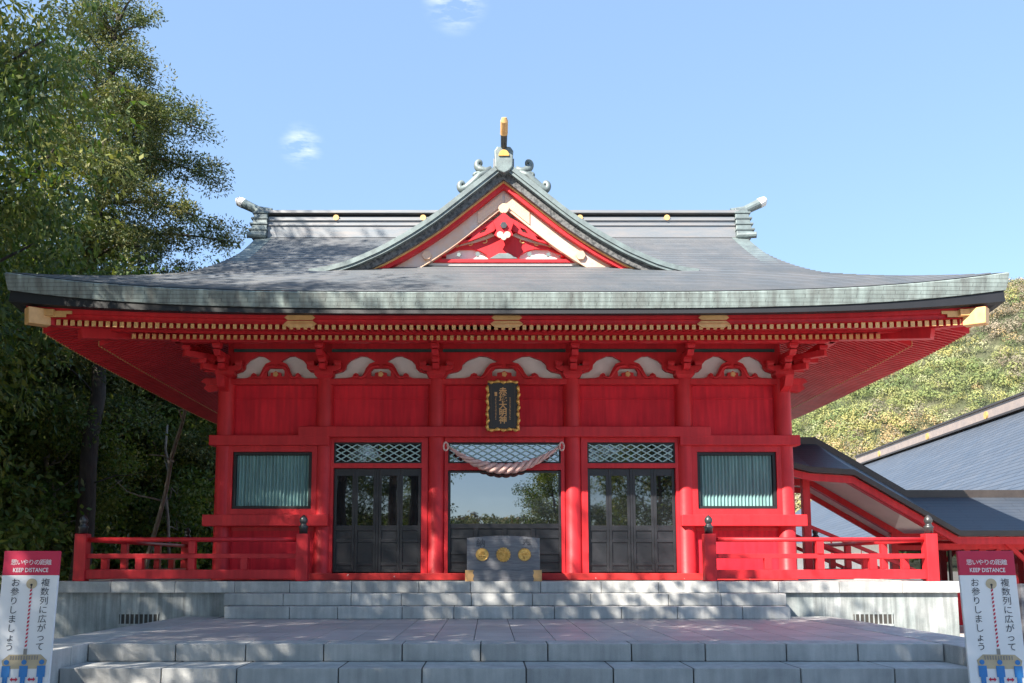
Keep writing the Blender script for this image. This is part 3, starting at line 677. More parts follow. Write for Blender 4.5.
# brackets
def bracket(x, corner=0):
    b = MB()
    def blk(cx, cy, z, w, hh): b.hexa([(cx - w * .36, cy - w * .36, z), (cx + w * .36, cy - w * .36, z), (cx + w * .36, cy + w * .36, z), (cx - w * .36, cy + w * .36, z)] + [(cx - w / 2, cy - w / 2, z + hh * .45), (cx + w / 2, cy - w / 2, z + hh * .45), (cx + w / 2, cy + w / 2, z + hh * .45), (cx - w / 2, cy + w / 2, z + hh * .45)]); b.box(cx - w / 2, cx + w / 2, cy - w / 2, cy + w / 2, z + hh * .45, z + hh)
    blk(x, YC - .06, 5.355, .38, .14)
    b.plate([(x - .34, 5.60), (x - .34, 5.545), (x - .24, 5.495), (x + .24, 5.495), (x + .34, 5.545), (x + .34, 5.60)], [], YC - .24, YC - .10)
    for dx in (-.27, 0, .27): blk(x + dx, YC - .17, 5.60, .15, .10)
    for z0, y1 in ((5.50, YC - .50), (5.70, YC - .82)):
        b.hexa([(x - .065, y1 + .09, z0), (x + .065, y1 + .09, z0), (x + .065, YC, z0), (x - .065, YC, z0), (x - .065, y1, z0 + .09), (x + .065, y1, z0 + .09), (x + .065, YC, z0 + .13), (x - .065, YC, z0 + .13)])
    blk(x, YC - .42, 5.615, .16, .10); blk(x, YC - .76, 5.82, .17, .10)
    b.box(x - .075, x + .075, YC - .95, YC - .6, 5.925, 6.04)
    if corner:
        s = corner
        for z0, L_ in ((5.50, .45), (5.70, .75)):
            b.beam((x, YC, z0 + .06), (x + s * L_, YC, z0 + .06), .13, .12); b.beam((x, YC, z0 + .05), (x + s * L_ * .9, YC - L_ * .9, z0 + .05), .13, .12)
            blk(x + s * L_ * .9, YC, z0 + .11, .16, .09); blk(x + s * L_ * .84, YC - L_ * .84, z0 + .11, .16, .09)
        # carved nosing on the head beam
        b.plate([(x + s * .15, 5.12), (x + s * .34, 5.08), (x + s * .46, 5.16), (x + s * .40, 5.24), (x + s * .52, 5.30), (x + s * .44, 5.37), (x + s * .15, 5.37)], [], YC - .08, YC + .08)
        b.hexa([(x - .08, YC - .42, 5.14), (x + .08, YC - .42, 5.14), (x + .08, YC - .1, 5.06), (x - .08, YC - .1, 5.06), (x - .08, YC - .55, 5.33), (x + .08, YC - .55, 5.33), (x + .08, YC - .1, 5.36), (x - .08, YC - .1, 5.36)])
    return b.build('bracket', 'red', hall, bevel=.006)
for i, x in enumerate(CXS): bracket(x, -1 if i == 0 else 1 if i == 5 else 0)
MB().box(-6.45, 6.45, YC - .86, YC - .70, 5.93, 6.065).build('eave_purlin', 'red', hall, bevel=.01)
for sx in (-1, 1): MB().box(sx * 6.33, sx * 6.49, YC - .9, YB + .8, 5.93, 6.065).build('eave_purlin', 'red', hall, bevel=.01)

# ---------------------------------------------------------------- railings
def railing(sx, label):
    X0, X1 = sx * 3.72, sx * 7.76; yf = 16.56
    r = thing('railing', (sx * 5.7, yf, 1.318), label, 'railing', 'red railings on the podium edge')
    def newel(x, y, hh=.86, w=.215):
        b = MB(); b.box(x - w / 2, x + w / 2, y - w / 2, y + w / 2, 1.32, 1.32 + hh)
        o = b.build('newel_post', 'red', r, bevel=.01)
        f = MB().lathe([(.075, 0), (.075, .10), (.085, .11), (.085, .135), (.065, .15), (.05, .19), (.062, .20), (.075, .235), (.072, .27), (.05, .31), (.02, .335), (.005, .35)], (x, y, 1.32 + hh), 18)
        f.build('finial', 'steel', o, smooth=True)
    newel(X0, yf); newel(X1, yf); newel(X1, 22.3)
    def run(a, c, vert):
        a = Vector(a); c = Vector(c)
        d = (c - a).normalized(); z = lambda p, zz: (p[0], p[1], zz)
        MB().tube([z(a, 2.075), z(c, 2.075)], .042, 14).build('top_rail', 'red', r, smooth=True)
        MB().beam(z(a, 1.775), z(c, 1.775), .085, .085).build('middle_rail', 'red', r, bevel=.006)
        MB().beam(z(a, 1.445), z(c, 1.445), .13, .165).build('bottom_rail', 'red', r, bevel=.006)
        n = vert; 
        for i in range(1, n):
            p = a + (c - a) * i / n
            tall = i % 2 == 0
            w = .062
            MB().box(p[0] - w, p[0] + w, p[1] - w, p[1] + w, 1.53, 1.735).build('baluster', 'red', r, bevel=.005)
            if tall: MB().box(p[0] - w, p[0] + w, p[1] - w, p[1] + w, 1.818, 2.04).build('baluster', 'red', r, bevel=.005)
    run((X0 + sx * .1, yf, 0), (X1 - sx * .1, yf, 0), 4)
    run((X1, yf + .1, 0), (X1, 22.2, 0), 6)
    return r
railing(-1, 'red wooden railing with bronze finials on the left side of the podium')
railing(1, 'red wooden railing with bronze finials on the right side of the podium')

# ---------------------------------------------------------------- plaque, rope, offering box
pl = thing('name_plaque', (-.03, 17.62, 4.25), 'black shrine name plaque with ragged gilt frame and gold characters', 'plaque')
zc, xc, Y0 = 4.745, -.035, 17.60
MB().hexa([(xc - .30, Y0 + .03, 4.27), (xc + .30, Y0 + .03, 4.27), (xc + .30, Y0 + .08, 4.27), (xc - .30, Y0 + .08, 4.27), (xc - .30, Y0 - .03, 5.22), (xc + .30, Y0 - .03, 5.22), (xc + .30, Y0 + .02, 5.22), (xc - .30, Y0 + .02, 5.22)]).build('board', 'black', pl)
fr = MB()
def yat(z): return Y0 + .03 - .06 * (z - 4.27) / .95
segs = []
for x in (xc - .305, xc + .305):
    for i in range(7):
        z = 4.30 + i * .128; fr.tube([(x + .012 * (-1) ** i, yat(z) - .02, z - .05), (x - .012 * (-1) ** i, yat(z) - .02, z + .03), (x + .006, yat(z) - .02, z + .075)], [.02, .036, .022], 8)
for z in (4.27, 5.22):
    for i in range(5):
        x = xc - .25 + i * .12; fr.tube([(x - .05, yat(z) - .02, z + .012 * (-1) ** i), (x + .02, yat(z) - .02, z - .012 * (-1) ** i), (x + .075, yat(z) - .02, z)], [.02, .036, .022], 8)
fr.build('frame', 'gold', pl, smooth=True)
b = MB()
for x in (-.235, .235): b.hexa([(xc + x - .012, yat(4.33) - .012, 4.34), (xc + x + .012, yat(4.33) - .012, 4.34), (xc + x + .012, yat(4.33), 4.34), (xc + x - .012, yat(4.33), 4.34), (xc + x - .012, yat(5.15) - .012, 5.15), (xc + x + .012, yat(5.15) - .012, 5.15), (xc + x + .012, yat(5.15), 5.15), (xc + x - .012, yat(5.15), 5.15)])
b.build('inner_border', 'brownedge', pl)
tx = MB()
for i, ch in enumerate('赤城大明神'):
    z = 5.03 - i * .142; put_text(tx, ch, xc + .0, z - .005, yat(z) - .006, .160, .004)
tx.build('characters', 'goldpaint', pl)
tx = MB(); tx.box(xc - .165, xc - .115, yat(4.97) - .008, yat(4.97), 4.94, 5.02)
for x in (-.14, .14):
    for i in range(16):
        z = 4.90 - i * .028; q = rng.uniform(-.006, .006, 3)
        tx.box(xc + x - .014 + q[0], xc + x + .012 + q[1], yat(z) - .006, yat(z), z, z + .007); tx.box(xc + x - .005 + q[2], xc + x + .003 + q[2], yat(z) - .006, yat(z), z - .01, z + .007)
tx.build('side_characters', 'goldpaint', pl)

rp = MB(); xa, xb = -1.14, 1.10; n = 150
def cat(t):
    x = xa + (xb - xa) * t; u = 2 * t - 1; return Vector((x, 17.60, 3.955 - .46 * (1 - u * u) ** 1.0))
for s in range(3):
    pts = []; rad = []
    for i in range(n + 1):
        t = i / n; c = cat(t); d = (cat(min(1, t + .01)) - cat(max(0, t - .01))).normalized(); nrm = Vector((-d.z, 0, d.x)); by = Vector((0, 1, 0))
        R0 = .020 + .088 * math.sin(math.pi * t) ** 1.1; a = 2 * math.pi * (s / 3) + t * 30
        pts.append(c + (nrm * math.cos(a) + by * math.sin(a)) * R0 * .60); rad.append(R0 * .45)
    rp.tube(pts, rad, 10)
rope = thing('sacred_rope', (-.02, 17.56, 3.46), 'thick pale twisted sacred rope sagging across the centre lattice', 'rope')
rp.build('rope_strands', 'rope', rope, smooth=True)
for x, s in ((xa, -1), (xb, 1)):
    lp = MB(); lp.tube([(x + s * .02 + .045 * math.cos(a), 17.56 + .01 * math.sin(2 * a), 3.93 + .08 * math.sin(a)) for a in np.linspace(0, 6.28, 17)], .018, 8)
    lp.build('end_loop', 'rope', rope, smooth=True)
bx = thing('offering_box', (-.05, 16.8, 1.32), 'grey weathered offering box with three gilt crests before the centre door', 'offering box')
ox = -.05
pts = [(ox - .665, 1.52), (ox + .665, 1.52), (ox + .665, 2.10)] + [(ox + .665 - 1.33 * t, 2.10 + .045 * math.sin(math.pi * t)) for t in np.linspace(.08, .92, 9)] + [(ox - .665, 2.10)]
MB().plate(pts, [], 16.50, 16.56).box(ox - .66, ox + .66, 16.56, 17.3, 1.5, 1.98).box(ox - .665, ox - .60, 16.56, 17.34, 1.98, 2.10).box(ox + .60, ox + .665, 16.56, 17.34, 1.98, 2.10).box(ox - .60, ox + .60, 17.28, 17.34, 1.98, 2.10).build('body', 'wood', bx, bevel=.008)
sl = MB()
for i in range(7): sl.box(ox - .6, ox + .6, 16.62 + i * .1, 16.66 + i * .1, 1.99, 2.05)
sl.build('slats', 'wood', bx)
MB().box(ox - .69, ox + .69, 16.47, 17.38, 1.318, 1.518).build('plinth', 'wood', bx, bevel=.01)
for sx in (-1, 1): MB().plate([(ox + sx * .695, 1.315), (ox + sx * .695, 1.521), (ox + sx * .54, 1.521), (ox + sx * .555, 1.47), (ox + sx * .535, 1.42), (ox + sx * .555, 1.36), (ox + sx * .54, 1.315)], [], 16.462, 16.475).build('gilt_corner', 'goldpaint', bx)
for j, (x, r) in enumerate(((-.385, .118), (.0, .128), (.385, .118))):
    cz = 1.80; g = MB().lathe([(r, 0), (r, .012), (r * .92, .026), (r * .84, .020)] + [(.0, .020)][:0], (0, 0, 0), 28)
    g.v = [(ox + x + a, 16.50 - c, cz + bb) for a, bb, c in g.v]
    if j == 1:
        for q in range(16):
            a = q * math.pi / 8; g.tube([(ox + x + math.cos(a) * .025, 16.478, cz + math.sin(a) * .025), (ox + x + math.cos(a) * .085, 16.472, cz + math.sin(a) * .085), (ox + x + math.cos(a) * .132, 16.482, cz + math.sin(a) * .132)], [.005, .015, .012], 6)
        g.lathe([(.026, 0), (.0, .02)], (0, 0, 0), 12); k = 24
        g.v[-k:] = [(ox + x + a, 16.474 - c, cz + bb) for a, bb, c in g.v[-k:]]
    elif j == 2:
        for a in (math.pi / 2 + 2.09 * q for q in range(3)):
            a += math.pi
            g.tube([(ox + x + math.cos(a) * .008, 16.475, cz + math.sin(a) * .008), (ox + x + math.cos(a) * .045, 16.466, cz + math.sin(a) * .045), (ox + x + math.cos(a) * .088, 16.475, cz + math.sin(a) * .088)], [.006, .024, .006], 8)
    else:
        for a, l_ in ((-.5, .08), (math.pi + .5, .08), (-math.pi / 2, .085), (1.0, .06), (math.pi - 1.0, .06), (math.pi / 2, .075)):
            g.tube([(ox + x, 16.475, cz - .01), (ox + x + math.cos(a) * l_ * .6, 16.468, cz + math.sin(a) * l_ * .6), (ox + x + math.cos(a) * l_, 16.476, cz + math.sin(a) * l_)], [.006, .02, .005], 8)
    g.build('crest', 'gold', bx)
tx = MB(); put_text(tx, '納', ox - .41, 2.0, 16.497, .17, .001); put_text(tx, '奉', ox + .43, 2.0, 16.497, .17, .001); tx.build('brushed_characters', 'ink', bx)

# ---------------------------------------------------------------- distance signs
def sign(loc, yaw, lean, label):
    r = thing('distance_sign', (0, 0, 0), label, 'sign', 'keep distance signs beside the steps'); Wd, Ht = .47, 1.68
    zt = Ht
    MB().box(-Wd / 2, Wd / 2, .0, .035, .06, zt - .215).build('panel', 'signwhite', r, bevel=.004)
    MB().box(-Wd / 2, Wd / 2, -.001, .036, zt - .215, zt).build('header', 'signred', r, bevel=.004)
    b = MB()
    for x in (-.12, .12): b.beam((x, .05, zt - .3), (x, .42, .02), .03, .03)
    b.box(-Wd / 2 + .02, -Wd / 2 + .06, -.0, .035, .0, .06).box(Wd / 2 - .06, Wd / 2 - .02, -.0, .035, 0, .06)
    b.build('stand', 'steel', r)
    Y = -.004
    t = MB()
    for i, ch in enumerate('思いやりの距離'): put_text(t, ch, -.145 + i * .0485, zt - .105, Y, .054, 0)
    vs = MB(); put_text(vs, 'KEEP DISTANCE', 0, zt - .172, Y, .052, .0006, .80); vs.build('header_lettering', 'signwhite', r); t.build('header_lettering', 'signwhite', r)
    t = MB(); t2 = MB()
    for i, ch in enumerate('複数列に広がって'): put_text(t, ch, .135, zt - .285 - i * .079, Y, .076, 0)
    for i, ch in enumerate('お参りしましょう'): put_text(t2, ch, -.115, zt - .285 - i * .079, Y, .076, 0)
    t.build('main_lettering', 'signtext', r); t2.build('main_lettering', 'signtext', r)
    MB().disc((.02, zt - .29), .045, Y - .001, Y + .003, 24).build('printed_bell', 'signbeige', r)
    MB().disc((.02, zt - .30), .010, Y - .003, Y - .001, 10).box(.016, .024, Y - .003, Y - .001, zt - .335, zt - .30).build('printed_bell_slot', 'signtext', r)
    b = MB(); 
    for i in range(15):
        z = zt - .345 - i * .034; b.plate([(.012, z), (.028, z + .012), (.028, z - .006), (.012, z - .018)], [], Y - .001, Y + .003)
    b.build('printed_rope', 'signred', r)
    MB().plate([(-.15, zt - 1.02), (-.165, zt - .95), (-.11, zt - .90), (.15, zt - .90), (.205, zt - .95), (.19, zt - 1.02)], [], Y + .001, Y + .003).build('printed_box', 'signbeige', r)
    b = MB().box(.006, .034, Y - .001, Y + .003, zt - .9, zt - .85)
    for i in range(11): b.box(-.10 + i * .022, -.09 + i * .022, Y - .003, Y + .0, zt - .945, zt - .91)
    b.build('printed_box_slats', 'signgrey', r)
    b = MB()
    for x in (-.125, .02, .165):
        b.disc((x, zt - .965), .021, Y - .004, Y - .001, 16).plate([(x - .034, zt - .995), (x + .034, zt - .995), (x + .034, zt - 1.09), (x + .021, zt - 1.09), (x + .021, zt - 1.02), (x + .019, zt - 1.17), (x + .003, zt - 1.17), (x, zt - 1.09), (x - .003, zt - 1.17), (x - .019, zt - 1.17), (x - .021, zt - 1.02), (x - .021, zt - 1.09), (x - .034, zt - 1.09)], [], Y - .004, Y - .001)
    b.build('printed_figures', 'signblue', r)
    b = MB()
    for x in (-.052, .092):
        z = zt - 1.11; b.plate([(x - .032, z), (x - .014, z + .018), (x - .014, z + .007), (x + .014, z + .007), (x + .014, z + .018), (x + .032, z), (x + .014, z - .018), (x + .014, z - .007), (x - .014, z - .007), (x - .014, z - .018)], [], Y - .003, Y)
    b.build('printed_arrows', 'signred', r)
    b = MB()
    for x in (-.125, .02, .165): b.disc((x, zt - 1.235), .022, Y - .003, Y, 16)
    b.build('printed_dots', 'signnavy', r)
    r.location = loc; r.rotation_euler = (R(-lean), 0, R(yaw)); return r
sign((-4.35, 7.85, .07), 7, 6, 'white and crimson distance sign in the shade at the left end of the steps')
sign((4.06, 7.85, .07), -7, 6, 'white and crimson distance sign in the light at the right end of the steps')

# ---------------------------------------------------------------- covered gallery on the right
ga = thing('covered_gallery', (10, 21.8, .07), 'red posted covered gallery stepping down from the hall under a dark copper roof', 'gallery')
ex = [5.9, 6.9, 7.85, 10.14, 18.0]; ez = [4.02, 3.78, 3.72, 2.36, 2.36]
rx = [5.9, 6.9, 7.62, 9.76, 18.0]; rz = [4.60, 4.60, 4.60, 3.31, 3.31]
def gsurf(yE, dz=0, t0=0, t1=1):
    rows = []
    for t in np.linspace(t0, t1, 9):
        row = []
        for i in range(5):
            x = ex[i] + (rx[i] - ex[i]) * t; z = ez[i] + (rz[i] - ez[i]) * (t * .85 + t * t * .15) + dz; row.append((x, yE + (21.8 - yE) * t, z))
        rr = []
        for i in range(4):
            for q in np.linspace(0, 1, 9)[:-1]: rr.append(tuple(row[i][k] * (1 - q) + row[i + 1][k] * q for k in range(3)))
        rr.append(row[4]); rows.append(rr)
    return rows
b = MB(); b.grid(gsurf(20.0)); b.grid(gsurf(23.6)); gr = b.build('roof', 'darkroof', ga)
b = MB()
for yE in (20.0, 23.6):
    s = 1 if yE < 21 else -1
    for i in range(4): b.hexa([(ex[i], yE - s * .01, ez[i] - .11), (ex[i + 1], yE - s * .01, ez[i + 1] - .11), (ex[i + 1], yE + s * .12, ez[i + 1] - .11), (ex[i], yE + s * .12, ez[i] - .11), (ex[i], yE - s * .01, ez[i] + .012), (ex[i + 1], yE - s * .01, ez[i + 1] + .012), (ex[i + 1], yE + s * .12, ez[i + 1] + .02), (ex[i], yE + s * .12, ez[i] + .02)])
b.build('eave_edge', 'brownedge', gr)
b = MB()
for i in range(4):
    b.hexa([(rx[i], 21.66, rz[i] - .1), (rx[i + 1], 21.66, rz[i + 1] - .1), (rx[i + 1], 21.94, rz[i + 1] - .1), (rx[i], 21.94, rz[i] - .1), (rx[i], 21.66, rz[i] + .1), (rx[i + 1], 21.66, rz[i + 1] + .1), (rx[i + 1], 21.94, rz[i + 1] + .1), (rx[i], 21.94, rz[i] + .1)])
b.build('ridge', 'brownedge', gr)
b = MB(); b.grid(gsurf(20.1, -.13)); b.grid(gsurf(23.5, -.13)); b.build('soffit', 'soffit', ga)
def gbeam(y, dz, hh, wd, name, m='red'):
    b = MB()
    for i in range(4):
        for_x = (ex[i], ex[i + 1])
        b.hexa([(ex[i], y, ez[i] + dz - hh), (ex[i + 1], y, ez[i + 1] + dz - hh), (ex[i + 1], y + wd, ez[i + 1] + dz - hh), (ex[i], y + wd, ez[i] + dz - hh), (ex[i], y, ez[i] + dz), (ex[i + 1], y, ez[i + 1] + dz), (ex[i + 1], y + wd, ez[i + 1] + dz), (ex[i], y + wd, ez[i] + dz)])
    b.build(name, m, ga)
gbeam(20.12, -.115, .17, .08, 'eave_beam'); gbeam(20.72, .04, .17, .16, 'wall_plate'); gbeam(22.72, .04, .17, .16, 'wall_plate'); gbeam(23.4, -.115, .14, .08, 'eave_beam')
for x in (7.02, 9.9, 12.1, 14.2):
    for y in (20.8, 22.8):
        z1 = float(np.interp(x, ex, ez)); MB().box(x - .085, x + .085, y - .085, y + .085, .07, z1 - .1).build('post', 'red', ga, bevel=.008)
for y in (20.8, 22.8):
    MB().box(9.9, 18, y - .05, y + .05, 1.98, 2.10).build('lintel', 'red', ga)
    sb = MB()
    for xx in (12.1, 14.2): sb.beam((xx - .55, y - .06, 2.12), (xx - .06, y - .06, 1.66), .07, .09).beam((xx + .06, y - .06, 1.66), (xx + .55, y - .06, 2.12), .07, .09)
    sb.build('brace', 'red', ga)
    fl = [7.9, 9.9]; b = MB(); b.hexa([(7.8, y - .07, 1.35), (9.9, y - .07, .35), (9.9, y + .07, .35), (7.8, y + .07, 1.35), (7.8, y - .07, 1.60), (9.9, y - .07, .60), (9.9, y + .07, .60), (7.8, y + .07, 1.60)])
    b.build('floor_beam', 'red', ga)
    for z in (1.95, 2.25):
        MB().beam((7.0, y, z + .28), (9.9, y, z - .95), .07, .08).build('hand_rail', 'red', ga)
b = MB()
for x0, x1 in ((9.98, 12.0), (12.2, 14.1), (14.3, 18)): b.box(x0, x1, 22.76, 22.84, .12, .95)
b.build('dado_panel', 'redwall', ga)
b = MB()
for x0, x1 in ((9.98, 12.0), (12.2, 14.1), (14.3, 18)): b.box(x0, x1, 22.79, 22.81, .95, 1.98)
gp = b.build('glass_pane', 'glass', ga)
for x in (9.98, 10.6, 11.3, 11.98, 12.2, 12.85, 13.5, 14.1): MB().box(x - .025, x + .025, 22.74, 22.86, .95, 1.98).build('glazing_bar', 'brownedge', ga)
MB().box(5.9, 9.9, 20.6, 23.0, .07, .5).build('floor', 'granite', ga)
# rear office building
of = thing('office_building', (24.5, 45, .07), 'long hall with a blue grey copper roof and tan ridge behind the gallery', 'building')
A = Vector((22.8, 23.6, 9.0)); B = Vector((26.6, 64.8, 9.0)); ax = (B - A).normalized(); nrm = Vector((-ax.y, ax.x, 0)).normalized()
b = MB(); 
for s in (1, -1):
    rows = []
    for t in np.linspace(0, 1, 12):
        dz = -.25 - 6.0 * (t * 1.08 - .08 * t * t); rows.append([tuple(A + (B - A) * q + nrm * s * 8.6 * t + Vector((0, 0, dz))) for q in np.linspace(0, 1, 20)])
    b.grid(rows)
oro = b.build('roof', 'slate', of)
b = MB(); b.beam(A + Vector((0, 0, .05)), B + Vector((0, 0, .05)), .5, .62).build('ridge', 'tan', oro)
b = MB(); b.beam(A + Vector((0, 0, .39)), B + Vector((0, 0, .39)), .68, .10); b.beam(A + Vector((0, 0, -.25)), B + Vector((0, 0, -.25)), .66, .10); b.build('ridge_trim', 'brownedge', oro)
for t in (.12, .3, .5, .68, .88):
    p = A + (B - A) * t + nrm * .25; MB().tube([p, p + nrm * .05], .19, 14).build('ridge_disc', 'gold', oro)
c0 = A + nrm * 7.2; c1 = B + nrm * 7.2; d0 = A - nrm * 7.2; d1 = B - nrm * 7.2
MB().hexa([(c0.x, c0.y + 2.6, .07), (c1.x, c1.y - .6, .07), (d1.x, d1.y - .6, .07), (d0.x, d0.y + 2.6, .07), (c0.x, c0.y + 2.6, 3.2), (c1.x, c1.y - .6, 3.2), (d1.x, d1.y - .6, 3.2), (d0.x, d0.y + 2.6, 3.2)]).build('wall', 'white', of)
MB().add([tuple(A + Vector((0, 1.2, -.3))), tuple(A + nrm * 8.2 + Vector((0, 1.2, -6.0))), tuple(A - nrm * 8.2 + Vector((0, 1.2, -6.0)))], [(0, 1, 2)]).build('gable_wall', 'white', of)
b = MB()
for i in range(7):
    p = c0 + (c1 - c0) * (.2 + i * .12) + nrm * .03; b.box(p.x - .09, p.x + .09, p.y - .09, p.y + .09, .07, 3.2)
b.build('wall_post', 'red', of)
# lantern and paper rack at the far right
la = thing('garden_lantern', (9.05, 14.9, .07), 'white shaded lantern on a slim post at the right edge', 'lantern')
MB().lathe([(.05, 0), (.045, 1.75)], (9.05, 14.9, .07), 12).build('post', 'steel', la, smooth=True)
MB().lathe([(.30, 1.78), (.27, 1.83), (.12, 1.95), (.03, 2.0)], (9.05, 14.9, .07), 18).build('shade', 'lampglass', la, smooth=True)
MB().lathe([(.10, 1.62), (.12, 1.70), (.12, 1.79)], (9.05, 14.9, .07), 14).build('lamp_globe', 'lampglass', la, smooth=True)
ra = thing('paper_rack', (7.9, 12.9, .07), 'rack of knotted white fortune papers beside the right hand sign', 'rack')
b = MB()
for x in (7.25, 8.55): b.box(x - .04, x + .04, 12.86, 12.94, .07, 1.35)
b.build('post', 'wood', ra)
b = MB()
for z in (.55, .75, .95, 1.15): b.tube([(7.25, 12.9, z), (8.55, 12.9, z)], .012, 6)
b.build('wire', 'steel', ra)
b = MB()
for z in (.55, .75, .95, 1.15):
    for x in np.arange(7.32, 8.5, .05):
        q = rng.uniform(-.02, .02, 4); b.beam((x + q[0], 12.87, z + .03), (x + q[1], 12.86 + q[2] * .4, z - .09 + q[3]), .03, .012, up=(0, 1, 0)); b.beam((x - .025, 12.865, z + q[2]), (x + .025, 12.865, z + q[1]), .026, .03)
stuff(b.build('knotted_papers', 'paper', ra))

# ---------------------------------------------------------------- foliage
def leaves(name, P, D, ln, wd, colr, m, parent=None, nrm=None):
    """P: leaf bases (n,3); D: unit directions; ln, wd arrays; colr (n,3)"""
    n = len(P); up_ = rng.normal(size=(n, 3)) if nrm is None else nrm; sd = np.cross(D, up_); sd /= np.linalg.norm(sd, axis=1)[:, None] + 1e-9
    mid = P + D * (ln * .45)[:, None]; V = np.empty((n, 4, 3), np.float32)
    V[:, 0] = P; V[:, 1] = mid + sd * (wd * .5)[:, None]; V[:, 2] = P + D * ln[:, None]; V[:, 3] = mid - sd * (wd * .5)[:, None]
    off = OFF.get(parent.name, Vector()) if parent else Vector(); V -= np.array(off, np.float32)
    me = bpy.data.meshes.new(name); me.vertices.add(n * 4); me.vertices.foreach_set('co', V.reshape(-1))
    me.loops.add(n * 4); me.loops.foreach_set('vertex_index', np.arange(n * 4, dtype=np.int32))
    me.polygons.add(n); me.polygons.foreach_set('loop_start', np.arange(0, n * 4, 4, dtype=np.int32)); me.polygons.foreach_set('loop_total', np.full(n, 4, np.int32))
    at = me.attributes.new('Col', 'FLOAT_COLOR', 'POINT'); c4 = np.ones((n, 4, 4), np.float32); c4[:, :, :3] = colr[:, None, :]; at.data.foreach_set('color', c4.reshape(-1))
    me.update(); me.validate(); me.materials.append(M[m]); o = bpy.data.objects.new(name, me); COL.objects.link(o)
    if parent: o.parent = parent; OFF[o.name] = off
    return o
def unit(a): return a / (np.linalg.norm(a, axis=1)[:, None] + 1e-9)
def cluster_leaves(C, rad, flat, per, ln, wd, palette, droop=0., outward=.6, sunny=None):
    C = np.asarray(C, float); n = len(C); rad = np.asarray(rad, float) * np.ones(n)
    idx = np.repeat(np.arange(n), per); k = len(idx)
    q = unit(rng.normal(size=(k, 3))) * (rng.random(k) ** .45)[:, None]; q[:, 2] *= flat
    P = C[idx] + q * rad[idx][:, None]
    D = unit(unit(q + 1e-6) * outward + rng.normal(size=(k, 3)) * .6 + np.array([0, 0, -droop]))
    pal = np.array(palette); cc = pal[rng.integers(0, len(pal), n)][idx] * .6 + pal[rng.integers(0, len(pal), k)] * .4
    cc = cc * rng.uniform(.75, 1.25, (k, 1))
    return P, D, ln * rng.uniform(.7, 1.3, k), wd * rng.uniform(.7, 1.3, k), cc
GREEN = [(.060, .105, .026), (.085, .135, .034), (.13, .155, .036), (.050, .085, .028), (.17, .165, .042)]
PINE = [(.070, .095, .028), (.115, .125, .034), (.040, .068, .026), (.155, .14, .042), (.05, .075, .030)]
WOODS = [(.05, .095, .022), (.085, .135, .028), (.14, .165, .032), (.035, .065, .02), (.18, .175, .04)]
def wob(a, b, n, amp):
    a = np.array(a, float); b = np.array(b, float); t = np.linspace(0, 1, n)[:, None]; p = a + (b - a) * t
    p[1:-1] += rng.normal(size=(n - 2, 3)) * amp; return p

# tall fir with level boughs
def fir(loc, H, lean, label):
    t = thing('fir_tree', loc, label, 'tree'); L0 = np.array(loc); top = L0 + np.array([lean, 0, H])
    tb = MB(); tr = wob(L0, top, 10, .05); tb.tube(tr, list(np.linspace(.40, .05, 10)), 10)
    C = []; Rr = []
    for i in range(62):
        f = .26 + .73 * i / 61; p = L0 + (top - L0) * f
        prof = np.interp(f, [.2, .45, .60, .8, .93, 1], [4.8, 5.2, 4.9, 3.7, 1.8, .6]) * rng.uniform(.6, 1.12)
        az = i * 2.4 + rng.uniform(-.4, .4); d = np.array([math.cos(az), math.sin(az), 0])
        e = p + d * prof + np.array([0, 0, rng.uniform(-1.3, 1.1) + .1 * prof - (.7 if f < .5 else 0)])
        mid = p + (e - p) * .5 + np.array([0, 0, .25]); pts = [p, mid * .5 + p * .5, mid, mid * .5 + e * .5 + np.array([0, 0, .05]), e]
        tb.tube(pts, list(np.linspace(.085, .02, 5) * (1.3 - f * .6)), 6)
        m = max(3, int(prof / .24))
        for j in range(m):
            u = .28 + .74 * j / m; q = p + (e - p) * u; q = q + np.array([0, 0, .25 * 4 * u * (1 - u)])
            for s in range(3):
                sd = np.array([-d[1], d[0], 0]) * rng.normal() * .75 * (1.15 - u * .5) ; C.append(q + sd + np.array([0, 0, rng.normal() * .24 + .10])); Rr.append(rng.uniform(.22, .62))
    tb.build('trunk', 'bark', t, smooth=True)
    leaves('crown', *cluster_leaves(C, Rr, .6, 84, .135, .046, PINE, 0, .9), 'needle', t)
    return t
fir((-14.7, 30.0, .07), 21.0, 1.2, 'tall dark fir with level boughs rising behind the left end of the roof')

